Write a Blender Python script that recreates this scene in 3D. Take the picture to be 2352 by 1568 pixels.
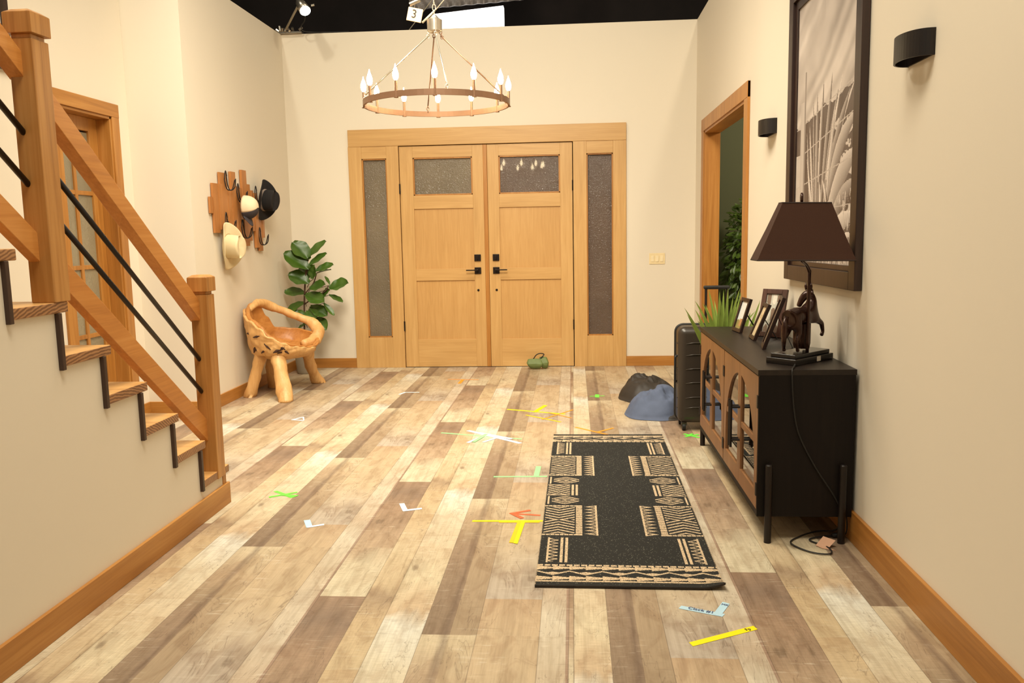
import bpy, math, random
import numpy as np
from mathutils import Vector, Matrix, noise
random.seed(7)
for o in list(bpy.data.objects): bpy.data.objects.remove(o)
C = bpy.context.scene.collection
sc = bpy.context.scene
PI = math.pi

# ---------------------------------------------------------------- camera
cd = bpy.data.cameras.new('camera'); cam = bpy.data.objects.new('camera', cd); C.objects.link(cam)
YAW, PITCH, ROLL = -0.0752, 0.1303, -0.0187
def cam_rows(yaw, pitch, roll):
    cy, sy, cp, sp, cr, sr = math.cos(yaw), math.sin(yaw), math.cos(pitch), math.sin(pitch), math.cos(roll), math.sin(roll)
    Rz = Matrix(((cy, -sy, 0), (sy, cy, 0), (0, 0, 1))); B = Matrix(((1, 0, 0), (0, 0, -1), (0, 1, 0)))
    Rp = Matrix(((1, 0, 0), (0, cp, -sp), (0, sp, cp))); Rr = Matrix(((cr, -sr, 0), (sr, cr, 0), (0, 0, 1)))
    return Rr @ Rp @ B @ Rz
R3 = cam_rows(YAW, PITCH, ROLL)
mw = Matrix.Identity(4)
for i in range(3):
    mw[i][0] = R3[0][i]; mw[i][1] = -R3[1][i]; mw[i][2] = -R3[2][i]
mw.translation = (0, 0, 1.36); cam.matrix_world = mw
cd.sensor_width = 36; cd.lens = 36 * 1900 / 2352; cd.clip_start = 0.05; cd.clip_end = 60
sc.camera = cam

# ---------------------------------------------------------------- world, exposure, large lights
sc.view_settings.view_transform = 'Standard'; sc.view_settings.look = 'None'
sc.view_settings.gamma = 1; sc.view_settings.use_curve_mapping = False
sc.view_settings.exposure = 0.0
W = bpy.data.worlds.new('world'); sc.world = W; W.use_nodes = True
W.node_tree.nodes['Background'].inputs[0].default_value = (1.0, 0.88, 0.7, 1)
W.node_tree.nodes['Background'].inputs[1].default_value = 0.10
def area(name, loc, target, size, power, col, sy=None, spread=None):
    l = bpy.data.lights.new(name, 'AREA'); l.energy = power; l.color = col
    l.size = size
    if sy: l.shape = 'RECTANGLE'; l.size_y = sy
    if spread: l.spread = spread
    o = bpy.data.objects.new(name, l); C.objects.link(o); o.location = loc
    o.rotation_euler = (Vector(target) - Vector(loc)).to_track_quat('-Z', 'Y').to_euler()
    return o
area('overhead_soft_light', (-1.35, 5.0, 5.2), (-1.15, 5.3, 0), 1.6, 88, (1.0, 0.90, 0.72), spread=math.radians(95))
area('right_grid_light', (2.05, 5.2, 6.4), (-1.3, 6.6, 1.0), 0.35, 68, (1.0, 0.88, 0.68))
area('left_grid_light', (-3.35, 4.6, 6.4), (0.4, 6.6, 1.2), 0.35, 76, (1.0, 0.95, 0.78))
area('front_fill_light', (-0.2, -1.6, 3.4), (-0.4, 5.0, 0.8), 2.6, 15, (1.0, 0.92, 0.74))
area('near_overhead_light', (-0.5, 1.9, 5.2), (-0.4, 2.3, 0), 1.7, 195, (1.0, 0.92, 0.74))
area('mid_fill_light', (-0.7, 3.5, 4.0), (-0.8, 8.4, 0.3), 1.2, 62, (1.0, 0.91, 0.73), spread=math.radians(105))  # unseen fill added to brighten the lower back wall

# ---------------------------------------------------------------- materials
def srgb(r, g, b):
    f = lambda c: (c / 255 / 12.92) if c / 255 <= 0.04045 else ((c / 255 + 0.055) / 1.055) ** 2.4
    return (f(r), f(g), f(b), 1)
class NT:
    def __init__(s, name):
        s.m = bpy.data.materials.new(name); s.m.use_nodes = True; s.t = s.m.node_tree; s.n = s.t.nodes; s.b = s.n['Principled BSDF']
    def node(s, t, **kw):
        n = s.n.new(t)
        for k, v in kw.items(): setattr(n, k, v)
        return n
    def link(s, a, b): s.t.links.new(a, b)
    def put(s, sock, v):
        if hasattr(v, 'is_output') or isinstance(v, bpy.types.NodeSocket): s.link(v, sock)
        else: sock.default_value = v
    def math(s, op, a, b=0.0, c=None):
        n = s.node('ShaderNodeMath', operation=op); s.put(n.inputs[0], a); s.put(n.inputs[1], b)
        if c is not None: s.put(n.inputs[2], c)
        return n.outputs[0]
    def mix(s, f, a, b, mode='MIX'):
        n = s.node('ShaderNodeMix', data_type='RGBA', blend_type=mode); s.put(n.inputs[0], f); s.put(n.inputs[6], a); s.put(n.inputs[7], b)
        return n.outputs[2]
    def ramp(s, f, stops, interp='LINEAR'):
        n = s.node('ShaderNodeValToRGB'); cr = n.color_ramp; cr.interpolation = interp
        while len(cr.elements) < len(stops): cr.elements.new(0.5)
        for e, (p, c) in zip(cr.elements, stops):
            e.position = p; e.color = c if len(c) == 4 else (*c, 1)
        s.put(n.inputs[0], f); return n.outputs[0]
    def xyz(s, src='Object'):
        tc = s.node('ShaderNodeTexCoord'); sp = s.node('ShaderNodeSeparateXYZ'); s.link(tc.outputs[src], sp.inputs[0]); return tc.outputs[src], sp.outputs
    def comb(s, x, y, z):
        n = s.node('ShaderNodeCombineXYZ')
        for i, v in enumerate((x, y, z)): s.put(n.inputs[i], v)
        return n.outputs[0]
    def mapping(s, v, scale):
        n = s.node('ShaderNodeMapping'); s.link(v, n.inputs[0]); n.inputs['Scale'].default_value = scale; return n.outputs[0]
    def noise(s, v, scale=1, detail=4, rough=0.55, dist=0.0):
        n = s.node('ShaderNodeTexNoise'); s.put(n.inputs['Vector'], v); n.inputs['Scale'].default_value = scale
        n.inputs['Detail'].default_value = detail; n.inputs['Roughness'].default_value = rough; n.inputs['Distortion'].default_value = dist
        return n.outputs[0]
    def bump(s, h, strength=0.3, dist=0.01):
        n = s.node('ShaderNodeBump'); n.inputs['Strength'].default_value = strength; n.inputs['Distance'].default_value = dist
        s.put(n.inputs['Height'], h); s.link(n.outputs[0], s.b.inputs['Normal'])
    def out(s, col=None, rough=0.5, metal=0, spec=None):
        if col is not None: s.put(s.b.inputs['Base Color'], col)
        s.put(s.b.inputs['Roughness'], rough); s.b.inputs['Metallic'].default_value = metal
        if spec is not None: s.b.inputs['Specular IOR Level'].default_value = spec
        return s.m
def plain(name, col, rough=0.5, metal=0, var=0.06, scale=18, bump=0.05, spec=None):
    t = NT(name); v, _ = t.xyz(); n = t.noise(v, scale, 3)
    d = tuple(c * (1 - var * 2) for c in col[:3]) + (1,); l = tuple(min(1, c * (1 + var * 1.4)) for c in col[:3]) + (1,)
    if bump: t.bump(n, bump, 0.004)
    return t.out(t.mix(n, d, l), rough, metal, spec)
def wood(name, dark, mid, light, axis=2, rough=0.42, fine=1.0, rings=0.0, var=1.0, spec=None):
    t = NT(name); v, _ = t.xyz()
    sc_ = [16 * fine] * 3; sc_[axis] = 0.9 * fine
    a = t.noise(t.mapping(v, tuple(sc_)), 1, 5, 0.6, 1.2)
    sf = [110 * fine] * 3; sf[axis] = 3.0 * fine
    b = t.noise(t.mapping(v, tuple(sf)), 1, 3, 0.6)
    sb = [2.5] * 3; sb[axis] = 0.8
    c = t.noise(t.mapping(v, tuple(sb)), 1, 2)
    f = t.math('ADD', t.math('MULTIPLY', a, 0.5), t.math('ADD', t.math('MULTIPLY', b, 0.22), t.math('MULTIPLY', c, 0.28)))
    if rings:
        w = t.node('ShaderNodeTexWave', wave_type='RINGS'); t.link(t.mapping(v, (1, 1, 1)), w.inputs[0]); w.inputs['Scale'].default_value = rings; w.inputs['Distortion'].default_value = 3; w.inputs['Detail'].default_value = 2
        f = t.math('ADD', t.math('MULTIPLY', f, 0.6), t.math('MULTIPLY', w.outputs['Fac'], 0.38))
    col = t.ramp(f, [(0.5 - .2 / var, dark), (0.5, mid), (0.5 + .17 / var, light)])
    t.bump(b, 0.08, 0.003)
    return t.out(col, rough, spec=spec)
M = {}
def wall_mat(name, col):
    t = NT(name); v, _ = t.xyz(); n = t.noise(v, 90, 3); t.bump(n, 0.06, 0.002)
    k = t.noise(v, 0.7, 2)
    return t.out(t.mix(k, col, tuple(c * 0.97 for c in col[:3]) + (1,)), 0.62, spec=0.3)
M['wall'] = wall_mat('cream_wall_paint', (0.74, 0.665, 0.545, 1))
M['green_wall'] = wall_mat('sage_green_paint', (0.17, 0.19, 0.11, 1))
fir = (srgb(172, 130, 74), srgb(194, 152, 94), srgb(208, 168, 110))
M['fir_v'] = wood('fir_vertical', *fir, axis=2, fine=1.3, var=0.8)
M['fir_h'] = wood('fir_horizontal', *fir, axis=0, fine=1.3, var=0.8)
M['fir_panel'] = wood('fir_panel', srgb(170, 126, 70), srgb(190, 146, 88), srgb(204, 162, 104), axis=2, fine=2.2, var=0.7)
al = (srgb(140, 88, 34), srgb(170, 114, 50), srgb(190, 136, 70))
M['alder_v'] = wood('alder_vertical', *al, axis=2); M['alder_y'] = wood('alder_along', *al, axis=1); M['alder_x'] = wood('alder_across', *al, axis=0)
po = (srgb(130, 80, 32), srgb(176, 122, 62), srgb(200, 148, 84))
M['post'] = wood('post_wood', *po, axis=2, fine=0.8); M['rail'] = wood('rail_wood', srgb(165, 100, 42), srgb(196, 130, 62), srgb(212, 150, 82), axis=1)
M['tread'] = wood('tread_top_wood', srgb(170, 118, 62), srgb(206, 156, 92), srgb(222, 178, 116), axis=0)
M['endgrain'] = wood('tread_end_grain', srgb(112, 74, 46), srgb(146, 102, 66), srgb(172, 126, 84), axis=0, rings=26)
M['riser'] = plain('dark_riser', srgb(62, 42, 32), 0.45)
M['black_metal'] = plain('black_metal', srgb(26, 18, 15), 0.42, 0.2, bump=0.02)
M['door_metal'] = plain('door_black_metal', srgb(36, 26, 20), 0.35, 0.5, bump=0)
M['bronze_ring'] = plain('antique_bronze', srgb(150, 116, 92), 0.38, 0.75)
M['steel'] = plain('brushed_steel', srgb(190, 180, 165), 0.3, 0.9, bump=0)
M['cab_black'] = wood('black_stained_ash', srgb(22, 15, 12), srgb(32, 24, 19), srgb(42, 32, 26), axis=1, rough=0.42, spec=.35)
M['cab_side'] = wood('black_stained_side', srgb(14, 10, 8), srgb(20, 14, 12), srgb(26, 19, 15), axis=2, rough=0.55, spec=.2)
M['cab_door'] = wood('walnut_door', srgb(104, 68, 38), srgb(132, 90, 54), srgb(150, 106, 66), axis=2)
M['shade'] = plain('brown_fabric_shade', srgb(62, 33, 16), 0.85, var=0.08, scale=260, bump=0.15)
M['shade_trim'] = plain('dark_shade_trim', srgb(40, 24, 17), 0.7)
M['bronze'] = plain('dark_bronze', srgb(62, 36, 26), 0.26, 0.35, var=0.2, scale=30)
M['plinth'] = plain('black_gloss_plinth', srgb(28, 22, 19), 0.2)
M['pic_frame'] = wood('espresso_frame', srgb(28, 16, 12), srgb(44, 26, 20), srgb(60, 38, 30), axis=2, rough=0.4)
M['brown_frame'] = wood('brown_frame', srgb(52, 30, 22), srgb(78, 48, 36), srgb(98, 64, 50), axis=2, rough=0.4)
M['suit'] = plain('charcoal_shell', srgb(52, 44, 37), 0.33, var=0.05, scale=300, bump=0.04)
M['rubber'] = plain('black_rubber', srgb(24, 22, 20), 0.6)
M['black_cloth'] = plain('black_nylon', srgb(44, 37, 31), 0.62, var=0.15, bump=0.2)
M['blue_cloth'] = plain('slate_blue_cloth', srgb(82, 92, 116), 0.8, var=0.1, bump=0.2)
M['green_cloth'] = plain('olive_green_canvas', srgb(104, 118, 66), 0.6, var=0.15, bump=0.2)
M['white_felt'] = plain('cream_felt', srgb(214, 196, 156), 0.85, var=0.03)
M['black_felt'] = plain('black_felt', srgb(22, 17, 16), 0.9, var=0.1)
M['navy'] = plain('charcoal_navy_cloth', srgb(58, 52, 56), 0.85)
M['cream_cloth'] = plain('cream_cloth', srgb(226, 206, 172), 0.8)
M['braid'] = plain('grey_braid', srgb(140, 122, 110), 0.8, var=0.3, scale=90)
M['rack'] = wood('rack_cedar', srgb(140, 84, 40), srgb(172, 112, 58), srgb(190, 130, 74), axis=2, fine=1.5)
M['log'] = wood('peeled_teak', srgb(168, 112, 60), srgb(206, 158, 98), srgb(226, 186, 130), axis=2, rough=0.5, var=0.8)
M['seat_in'] = wood('carved_teak', srgb(140, 84, 34), srgb(176, 116, 54), srgb(196, 138, 74), axis=1, rough=0.45, var=0.9)
M['pot'] = plain('grey_concrete_pot', srgb(146, 136, 118), 0.8, var=0.08)
M['soil'] = plain('dark_soil', srgb(50, 36, 24), 0.9)
M['stem'] = plain('brown_stem', srgb(74, 50, 32), 0.8)
M['plate'] = plain('ivory_plastic', srgb(232, 212, 168), 0.4, bump=0)
M['rocker'] = plain('ivory_rocker', srgb(238, 222, 184), 0.35, bump=0)
M['black_drape'] = plain('black_drape', (0.018, 0.012, 0.010, 1), 0.95, var=0.3, scale=3)
M['grey_quilt'] = plain('silver_quilt', srgb(120, 112, 108), 0.45, 0.3, var=0.2, scale=14, bump=0.6)
M['tag'] = plain('plywood_tag', srgb(230, 190, 150), 0.6)
M['ink'] = plain('black_ink', srgb(40, 30, 26), 0.8, bump=0)
M['teal_ink'] = plain('blue_ink', srgb(70, 80, 120), 0.8, bump=0)
M['rope'] = plain('pale_rope', srgb(170, 160, 140), 0.8)
M['paper'] = plain('pale_paper', srgb(205, 160, 130), 0.7)
M['white_mat'] = plain('white_label', srgb(220, 210, 195), 0.7)
M['cavity'] = plain('dark_knot', srgb(60, 34, 20), 0.9)
def tape(name, c): M[name] = plain(name, srgb(*c), 0.5, var=0.03, bump=0)
tape('tape_yellow', (246, 222, 0)); tape('tape_amber', (255, 190, 20)); tape('tape_orange', (255, 150, 40)); tape('tape_red', (240, 96, 56))
tape('tape_green', (110, 225, 70)); tape('tape_mint', (150, 240, 150)); tape('tape_white', (236, 240, 246)); tape('tape_blue', (176, 208, 224))
def leaf_mat(name, a, b, rough=0.38):
    t = NT(name); v, _ = t.xyz(); n = t.noise(v, 9, 3); t.bump(t.noise(v, 60, 2), 0.15, 0.003)
    t.b.inputs['Subsurface Weight'].default_value = 0.0
    return t.out(t.mix(n, a, b), rough)
M['leaf'] = leaf_mat('fig_leaf', srgb(30, 60, 14), srgb(80, 110, 30))
M['agave'] = leaf_mat('agave_leaf', srgb(92, 118, 40), srgb(160, 178, 84), 0.45)
M['ficus'] = leaf_mat('ficus_leaf', srgb(30, 52, 14), srgb(96, 122, 44))
def emit(name, col, s):
    t = NT(name); t.b.inputs['Emission Color'].default_value = col; t.b.inputs['Emission Strength'].default_value = s
    return t.out(col, 0.4)
M['bulb'] = emit('warm_bulb', (1.0, 0.78, 0.46, 1), 70)
M['quilt_glow'] = emit('quilt_cloth_glow', (1.0, 0.98, 0.95, 1), 2.2)  # emission stands in for light falling on the white quilt
M['spot_lens'] = emit('spot_lens', (0.8, 1.0, 0.97, 1), 14)
# obscure glass
def obscure(name, tint, wav=60, rough=0.12):
    t = NT(name); v, _ = t.xyz(); n = t.noise(v, wav, 4, 0.6, 1.0); t.bump(n, 0.5, 0.01)
    big = t.noise(v, 2.2, 2)
    t.b.inputs['Transmission Weight'].default_value = 0.35; t.b.inputs['Coat Weight'].default_value = 0.3
    return t.out(t.mix(big, tint, tuple(c * 1.9 for c in tint[:3]) + (1,)), rough)
M['obscure'] = obscure('rain_glass', (0.17, 0.135, 0.09, 1))
M['obscure_dark'] = obscure('smoky_rain_glass', (0.11, 0.075, 0.055, 1))
M['frost'] = obscure('frosted_glass', (0.27, 0.23, 0.15, 1), 40, 0.3)
def clear(name):
    t = NT(name); n = t.n
    g = t.node('ShaderNodeBsdfGlossy'); g.inputs['Roughness'].default_value = 0.02; tr = t.node('ShaderNodeBsdfTransparent'); tr.inputs[0].default_value = (0.78, 0.76, 0.72, 1)
    fr = t.node('ShaderNodeFresnel'); fr.inputs[0].default_value = 1.9; mx = t.node('ShaderNodeMixShader')
    t.link(t.math('MINIMUM', t.math('ADD', fr.outputs[0], 0.22), 1.0), mx.inputs[0]); t.link(tr.outputs[0], mx.inputs[1]); t.link(g.outputs[0], mx.inputs[2]); t.link(mx.outputs[0], n['Material Output'].inputs[0])
    return t.m
M['glass'] = clear('cabinet_glass')
def vcol(name, rough=0.6, bumpy=0.0, scale=400, coat=0.0):
    t = NT(name); a = t.node('ShaderNodeAttribute'); a.attribute_name = 'Col'
    if bumpy:
        v, _ = t.xyz(); t.bump(t.noise(v, scale, 3), bumpy, 0.004)
    t.b.inputs['Coat Weight'].default_value = coat
    return t.out(a.outputs['Color'], rough)
M['rug'] = vcol('woven_rug', 0.95, 0.9, 260); M['print'] = vcol('photo_print', 0.5); M['photo'] = vcol('small_photo_print', 0.25, coat=0.3)

# floor planks: a repeating printed board layout, two sheets meeting near x = -0.009
def floor_material():
    t = NT('vinyl_plank_floor'); v, (X, Y, Z) = t.xyz()
    right = t.math('GREATER_THAN', X, -0.009)
    x0 = t.math('MULTIPLY_ADD', right, 0.111 + 1.482, -1.482); y0 = t.math('MULTIPLY_ADD', right, 3.704 - 3.434, 3.434)
    xs = t.math('SUBTRACT', X, x0); q = t.math('DIVIDE', xs, 0.951); n = t.math('FLOOR', q)
    u = t.math('MULTIPLY', t.math('SUBTRACT', q, n), 0.951)
    yy = t.math('SUBTRACT', Y, t.math('SUBTRACT', y0, t.math('MULTIPLY', n, 0.779)))
    def ph(p): return t.math('FRACT', t.math('ADD', t.math('SUBTRACT', t.math('DIVIDE', yy, 1.46), p), 40.0))
    v0 = ph(0.0); pv = t.comb(u, t.math('MULTIPLY', v0, 1.46), 0.0)
    # per copy variation
    alt = t.noise(t.comb(t.math('MULTIPLY', n, 3.7), 0.5, 0), 1, 0)
    c = lambda *a: srgb(*a)
    G = t.noise(t.mapping(pv, (34, 2.2, 1)), 1, 5, 0.62, 0.8); F = t.noise(t.mapping(pv, (190, 5, 1)), 1, 3, 0.6)
    B = t.noise(t.mapping(pv, (9, 2.6, 1)), 1, 3, 0.5, 0.6); H = t.noise(t.mapping(pv, (24, 150, 1)), 1, 3, 0.6)
    boards = [
        (0.0, 0.0, [(0, c(112, 84, 58)), (.3, c(128, 98, 70)), (.55, c(140, 108, 78)), (.66, c(158, 128, 92)), (.8, c(168, 134, 96)), (.97, c(196, 170, 128)), (1, c(204, 178, 136))]),
        (0.190, 0.195, [(0, c(180, 158, 130)), (.12, c(176, 152, 122)), (.17, c(160, 134, 104)), (.24, c(186, 160, 124)), (.45, c(190, 158, 114)), (.8, c(186, 152, 108)), (1, c(178, 140, 98))]),
        (0.405, 0.85, [(0, c(196, 170, 132)), (.25, c(206, 184, 148)), (.4, c(184, 154, 118)), (.6, c(204, 180, 144)), (1, c(190, 162, 124))]),
        (0.505, 0.664, [(0, c(212, 190, 148)), (.2, c(206, 182, 140)), (.34, c(176, 142, 104)), (.55, c(158, 122, 88)), (.72, c(146, 108, 76)), (.86, c(110, 80, 60)), (1, c(132, 96, 68))]),
        (0.685, 0.3, [(0, c(196, 164, 116)), (.25, c(190, 154, 106)), (.4, c(158, 126, 90)), (.46, c(196, 164, 118)), (.7, c(206, 176, 130)), (1, c(190, 154, 106))]),
        (0.795, 0.1, [(0, c(202, 174, 132)), (.2, c(214, 192, 152)), (.42, c(222, 208, 178)), (.5, c(196, 160, 116)), (.7, c(218, 192, 146)), (.9, c(208, 178, 134)), (1, c(214, 188, 146))]),
    ]
    wob = t.math('MULTIPLY', t.math('SUBTRACT', B, 0.5), 0.22)
    col = None
    for (ub, p, st) in boards:
        vj = ph(p); vw = t.math('MINIMUM', t.math('MAXIMUM', t.math('ADD', vj, t.math('MULTIPLY', wob, t.math('MINIMUM', t.math('MULTIPLY', t.math('MINIMUM', vj, t.math('SUBTRACT', 1.0, vj)), 8.0), 1.0))), 0.0), 1.0)
        r = t.ramp(vw, st)
        col = r if col is None else t.mix(t.math('GREATER_THAN', u, ub), col, r)
    col = t.mix(0.28, col, c(174, 146, 112))
    GAIN = (0.93, 1.08, 1.38, 1)
    # centre crack and paler right half on the rough board, pale stripe on the narrow board
    du = t.math('ABSOLUTE', t.math('SUBTRACT', u, t.math('ADD', 0.085, t.math('MULTIPLY', t.math('SUBTRACT', B, .5), 0.05))))
    crack = t.math('MULTIPLY', t.math('LESS_THAN', u, 0.19), t.math('SUBTRACT', 1.0, t.math('MINIMUM', t.math('DIVIDE', du, 0.022), 1.0)))
    col = t.mix(t.math('MULTIPLY', crack, 0.5), col, c(96, 70, 52))
    rh = t.math('MULTIPLY', t.math('LESS_THAN', u, 0.19), t.math('GREATER_THAN', u, 0.098)); col = t.mix(t.math('MULTIPLY', rh, 0.3), col, c(190, 158, 112))
    st = t.math('MULTIPLY', t.math('GREATER_THAN', u, 0.495), t.math('LESS_THAN', u, 0.505)); col = t.mix(t.math('MULTIPLY', st, 0.7), col, c(140, 100, 74))
    # knots
    vo = t.node('ShaderNodeTexVoronoi'); t.put(vo.inputs['Vector'], t.mapping(pv, (5.3, 2.4, 1))); vo.inputs['Scale'].default_value = 1
    vd = t.math('ADD', vo.outputs['Distance'], t.math('MULTIPLY', t.math('SUBTRACT', G, 0.5), 0.25))
    kn = t.ramp(vd, [(0.0, (1, 1, 1)), (0.06, (.9, .9, .9)), (0.10, (.25, .25, .25)), (0.2, (0.28, .28, .28)), (0.30, (0, 0, 0))])
    col = t.mix(t.math('MULTIPLY', kn, 0.62), col, c(98, 72, 48))
    # dark wandering cracks and pale saw scratches
    cr_ = t.noise(t.mapping(pv, (5.5, 1.1, 1)), 1, 4, 0.6, 1.6); cl_ = t.math('SUBTRACT', 1.0, t.math('MINIMUM', t.math('DIVIDE', t.math('ABSOLUTE', t.math('SUBTRACT', cr_, 0.47)), 0.006), 1.0))
    col = t.mix(t.math('MULTIPLY', t.math('MULTIPLY', cl_, 0.42), t.math('GREATER_THAN', B, 0.46)), col, c(92, 66, 46))
    sc_ = t.noise(t.mapping(pv, (9, 70, 1)), 1, 2, 0.5, 0.8); sl2 = t.ramp(sc_, [(0.60, (0, 0, 0)), (0.68, (1, 1, 1))]); m2 = t.ramp(t.noise(t.mapping(pv, (7, 3, 1)), 1, 2), [(0.42, (0, 0, 0)), (0.6, (1, 1, 1))])
    col = t.mix(t.math('MULTIPLY', t.math('MULTIPLY', sl2, m2), 0.30), col, c(222, 200, 164))
    sd_ = t.ramp(sc_, [(0.30, (1, 1, 1)), (0.38, (0, 0, 0))]); col = t.mix(t.math('MULTIPLY', t.math('MULTIPLY', sd_, m2), 0.22), col, c(110, 82, 56))
    blo = t.ramp(t.noise(t.mapping(pv, (14, 6, 1)), 1, 4, 0.6, 1.0), [(0.36, (.80, .74, .70)), (0.5, (1, 1, 1)), (0.66, (1.10, 1.10, 1.10))]); col = t.mix(0.7, col, t.mix(1.0, col, blo, 'MULTIPLY'))
    # grain
    g = t.ramp(G, [(0.28, (.70, .67, .62)), (0.5, (1, 1, 1)), (0.72, (1.12, 1.12, 1.1))])
    col = t.mix(0.62, col, t.mix(1.0, col, g, 'MULTIPLY'))
    f2 = t.ramp(F, [(0.3, (.80, .78, .75)), (0.6, (1.05, 1.05, 1.05))]); col = t.mix(0.45, col, t.mix(1.0, col, f2, 'MULTIPLY'))
    hh = t.ramp(H, [(0.35, (.82, .8, .76)), (0.6, (1.08, 1.08, 1.06))]); pale = t.math('GREATER_THAN', t.math('ABSOLUTE', t.math('SUBTRACT', u, .3)), .2)
    col = t.mix(t.math('MULTIPLY', pale, 0.4), col, t.mix(1.0, col, hh, 'MULTIPLY'))
    # seams between boards
    seam = None
    for ub in (0.0, 0.190, 0.405, 0.505, 0.685, 0.795, 0.951):
        s_ = t.math('LESS_THAN', t.math('ABSOLUTE', t.math('SUBTRACT', u, ub)), 0.0013); seam = s_ if seam is None else t.math('MAXIMUM', seam, s_)
    sh = t.math('LESS_THAN', t.math('ABSOLUTE', t.math('ADD', X, 0.009)), 0.002); seam = t.math('MAXIMUM', seam, sh)
    col = t.mix(t.math('MULTIPLY', seam, 0.45), col, c(80, 58, 40))
    col = t.mix(1.0, col, GAIN, 'MULTIPLY')
    t.bump(t.math('ADD', G, t.math('MULTIPLY', F, 0.6)), 0.12, 0.003)
    rough = t.math('ADD', 0.36, t.math('MULTIPLY', G, 0.18))
    return t.out(col, rough, spec=0.45)
M['floor'] = floor_material()

# ---------------------------------------------------------------- geometry helpers
def rootloc(p):
    v = Vector((0, 0, 0))
    while p is not None: v += p.location; p = p.parent
    return v
class G:
    def __init__(s, local=False): s.v = []; s.f = []; s.m = []; s.local = local; s.mi = 0
    def add(s, vs, fs):
        o = len(s.v); s.v += [tuple(v) for v in vs]; s.f += [tuple(i + o for i in f) for f in fs]; s.m += [s.mi] * len(fs); return s
    def box(s, x0, x1, y0, y1, z0, z1):
        vs = [(x, y, z) for z in (z0, z1) for y in (y0, y1) for x in (x0, x1)]
        return s.add(vs, [(0, 2, 3, 1), (4, 5, 7, 6), (0, 1, 5, 4), (2, 6, 7, 3), (0, 4, 6, 2), (1, 3, 7, 5)])
    def hexa(s, p):   # 8 points, bottom ring then top ring
        return s.add(p, [(0, 3, 2, 1), (4, 5, 6, 7), (0, 1, 5, 4), (1, 2, 6, 5), (2, 3, 7, 6), (3, 0, 4, 7)])
    def prism(s, poly, axis, a, b):
        n = len(poly); mk = {'x': lambda p, w: (w, p[0], p[1]), 'y': lambda p, w: (p[0], w, p[1]), 'z': lambda p, w: (p[0], p[1], w)}[axis]
        vs = [mk(p, a) for p in poly] + [mk(p, b) for p in poly]
        return s.add(vs, [tuple(range(n))[::-1], tuple(range(n, 2 * n))] + [(i, (i + 1) % n, n + (i + 1) % n, n + i) for i in range(n)])
    def tube(s, pts, r, seg=10, flat=1.0, up=None):
        pts = [Vector(p) for p in pts]; n = len(pts); rs = r if isinstance(r, (list, tuple)) else [r] * n
        vs = []; prev = None
        for i, p in enumerate(pts):
            d = (pts[min(i + 1, n - 1)] - pts[max(i - 1, 0)]).normalized()
            if prev is None:
                a = Vector(up) if up else (Vector((0, 0, 1)) if abs(d.z) < 0.9 else Vector((1, 0, 0)))
                e1 = d.cross(a).normalized()
            else: e1 = (prev - d * prev.dot(d)).normalized()
            prev = e1; e2 = d.cross(e1)
            for k in range(seg):
                t = 2 * PI * k / seg; vs.append(p + e1 * math.cos(t) * rs[i] + e2 * math.sin(t) * rs[i] * flat)
        fs = [tuple(range(seg))[::-1], tuple(range((n - 1) * seg, n * seg))]
        for i in range(n - 1):
            for k in range(seg): a = i * seg + k; b = i * seg + (k + 1) % seg; fs.append((a, b, b + seg, a + seg))
        return s.add(vs, fs)
    def lathe(s, prof, c=(0, 0, 0), seg=28, sx=1.0, sy=1.0):
        vs = []; n = len(prof)
        for r, z in prof:
            for k in range(seg): t = 2 * PI * k / seg; vs.append((c[0] + r * math.cos(t) * sx, c[1] + r * math.sin(t) * sy, c[2] + z))
        fs = []
        for i in range(n - 1):
            for k in range(seg): a = i * seg + k; b = i * seg + (k + 1) % seg; fs.append((a, b, b + seg, a + seg))
        if prof[0][0] > 1e-6: fs.append(tuple(range(seg))[::-1])
        if prof[-1][0] > 1e-6: fs.append(tuple(range((n - 1) * seg, n * seg)))
        return s.add(vs, fs)
    def grid(s, fn, nu, nv, wrap=False):
        vs = [fn(i / (nu - (0 if wrap else 1)), j / (nv - 1)) for j in range(nv) for i in range(nu)]
        fs = [(j * nu + i, j * nu + (i + 1) % nu, (j + 1) * nu + (i + 1) % nu, (j + 1) * nu + i) for j in range(nv - 1) for i in range(nu - (0 if wrap else 1))]
        return s.add(vs, fs)
    def xf(s, mat, start=0):
        for i in range(start, len(s.v)): s.v[i] = tuple(mat @ Vector(s.v[i]))
        return s
    def build(s, name, mat, parent=None, bevel=0, smooth=False, sub=0, solid=0, seg=2, merge=False):
        off = Vector((0, 0, 0)) if s.local else rootloc(parent)
        me = bpy.data.meshes.new(name); me.from_pydata([(v[0] - off.x, v[1] - off.y, v[2] - off.z) for v in s.v], [], s.f)
        mats = mat if isinstance(mat, (list, tuple)) else [mat]
        for m_ in mats: me.materials.append(m_)
        if len(mats) > 1: me.polygons.foreach_set('material_index', s.m)
        me.validate(); me.update()
        o = bpy.data.objects.new(name, me); C.objects.link(o); o.parent = parent
        if merge:
            md = o.modifiers.new('w', 'WELD'); md.merge_threshold = 0.0004
        if solid: md = o.modifiers.new('s', 'SOLIDIFY'); md.thickness = solid; md.offset = 0
        if bevel: md = o.modifiers.new('b', 'BEVEL'); md.width = bevel; md.segments = seg; md.limit_method = 'ANGLE'; md.angle_limit = 0.6
        if sub: md = o.modifiers.new('u', 'SUBSURF'); md.levels = sub; md.render_levels = sub
        if smooth or bevel:
            for p in me.polygons: p.use_smooth = True
            if bevel and not smooth:
                md = o.modifiers.new('n', 'WEIGHTED_NORMAL')
        return o
def tag(o, label=None, cat=None, group=None, kind=None):
    if label: o['label'] = label
    if cat: o['category'] = cat
    if group: o['group'] = group
    if kind: o['kind'] = kind
    return o
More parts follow.
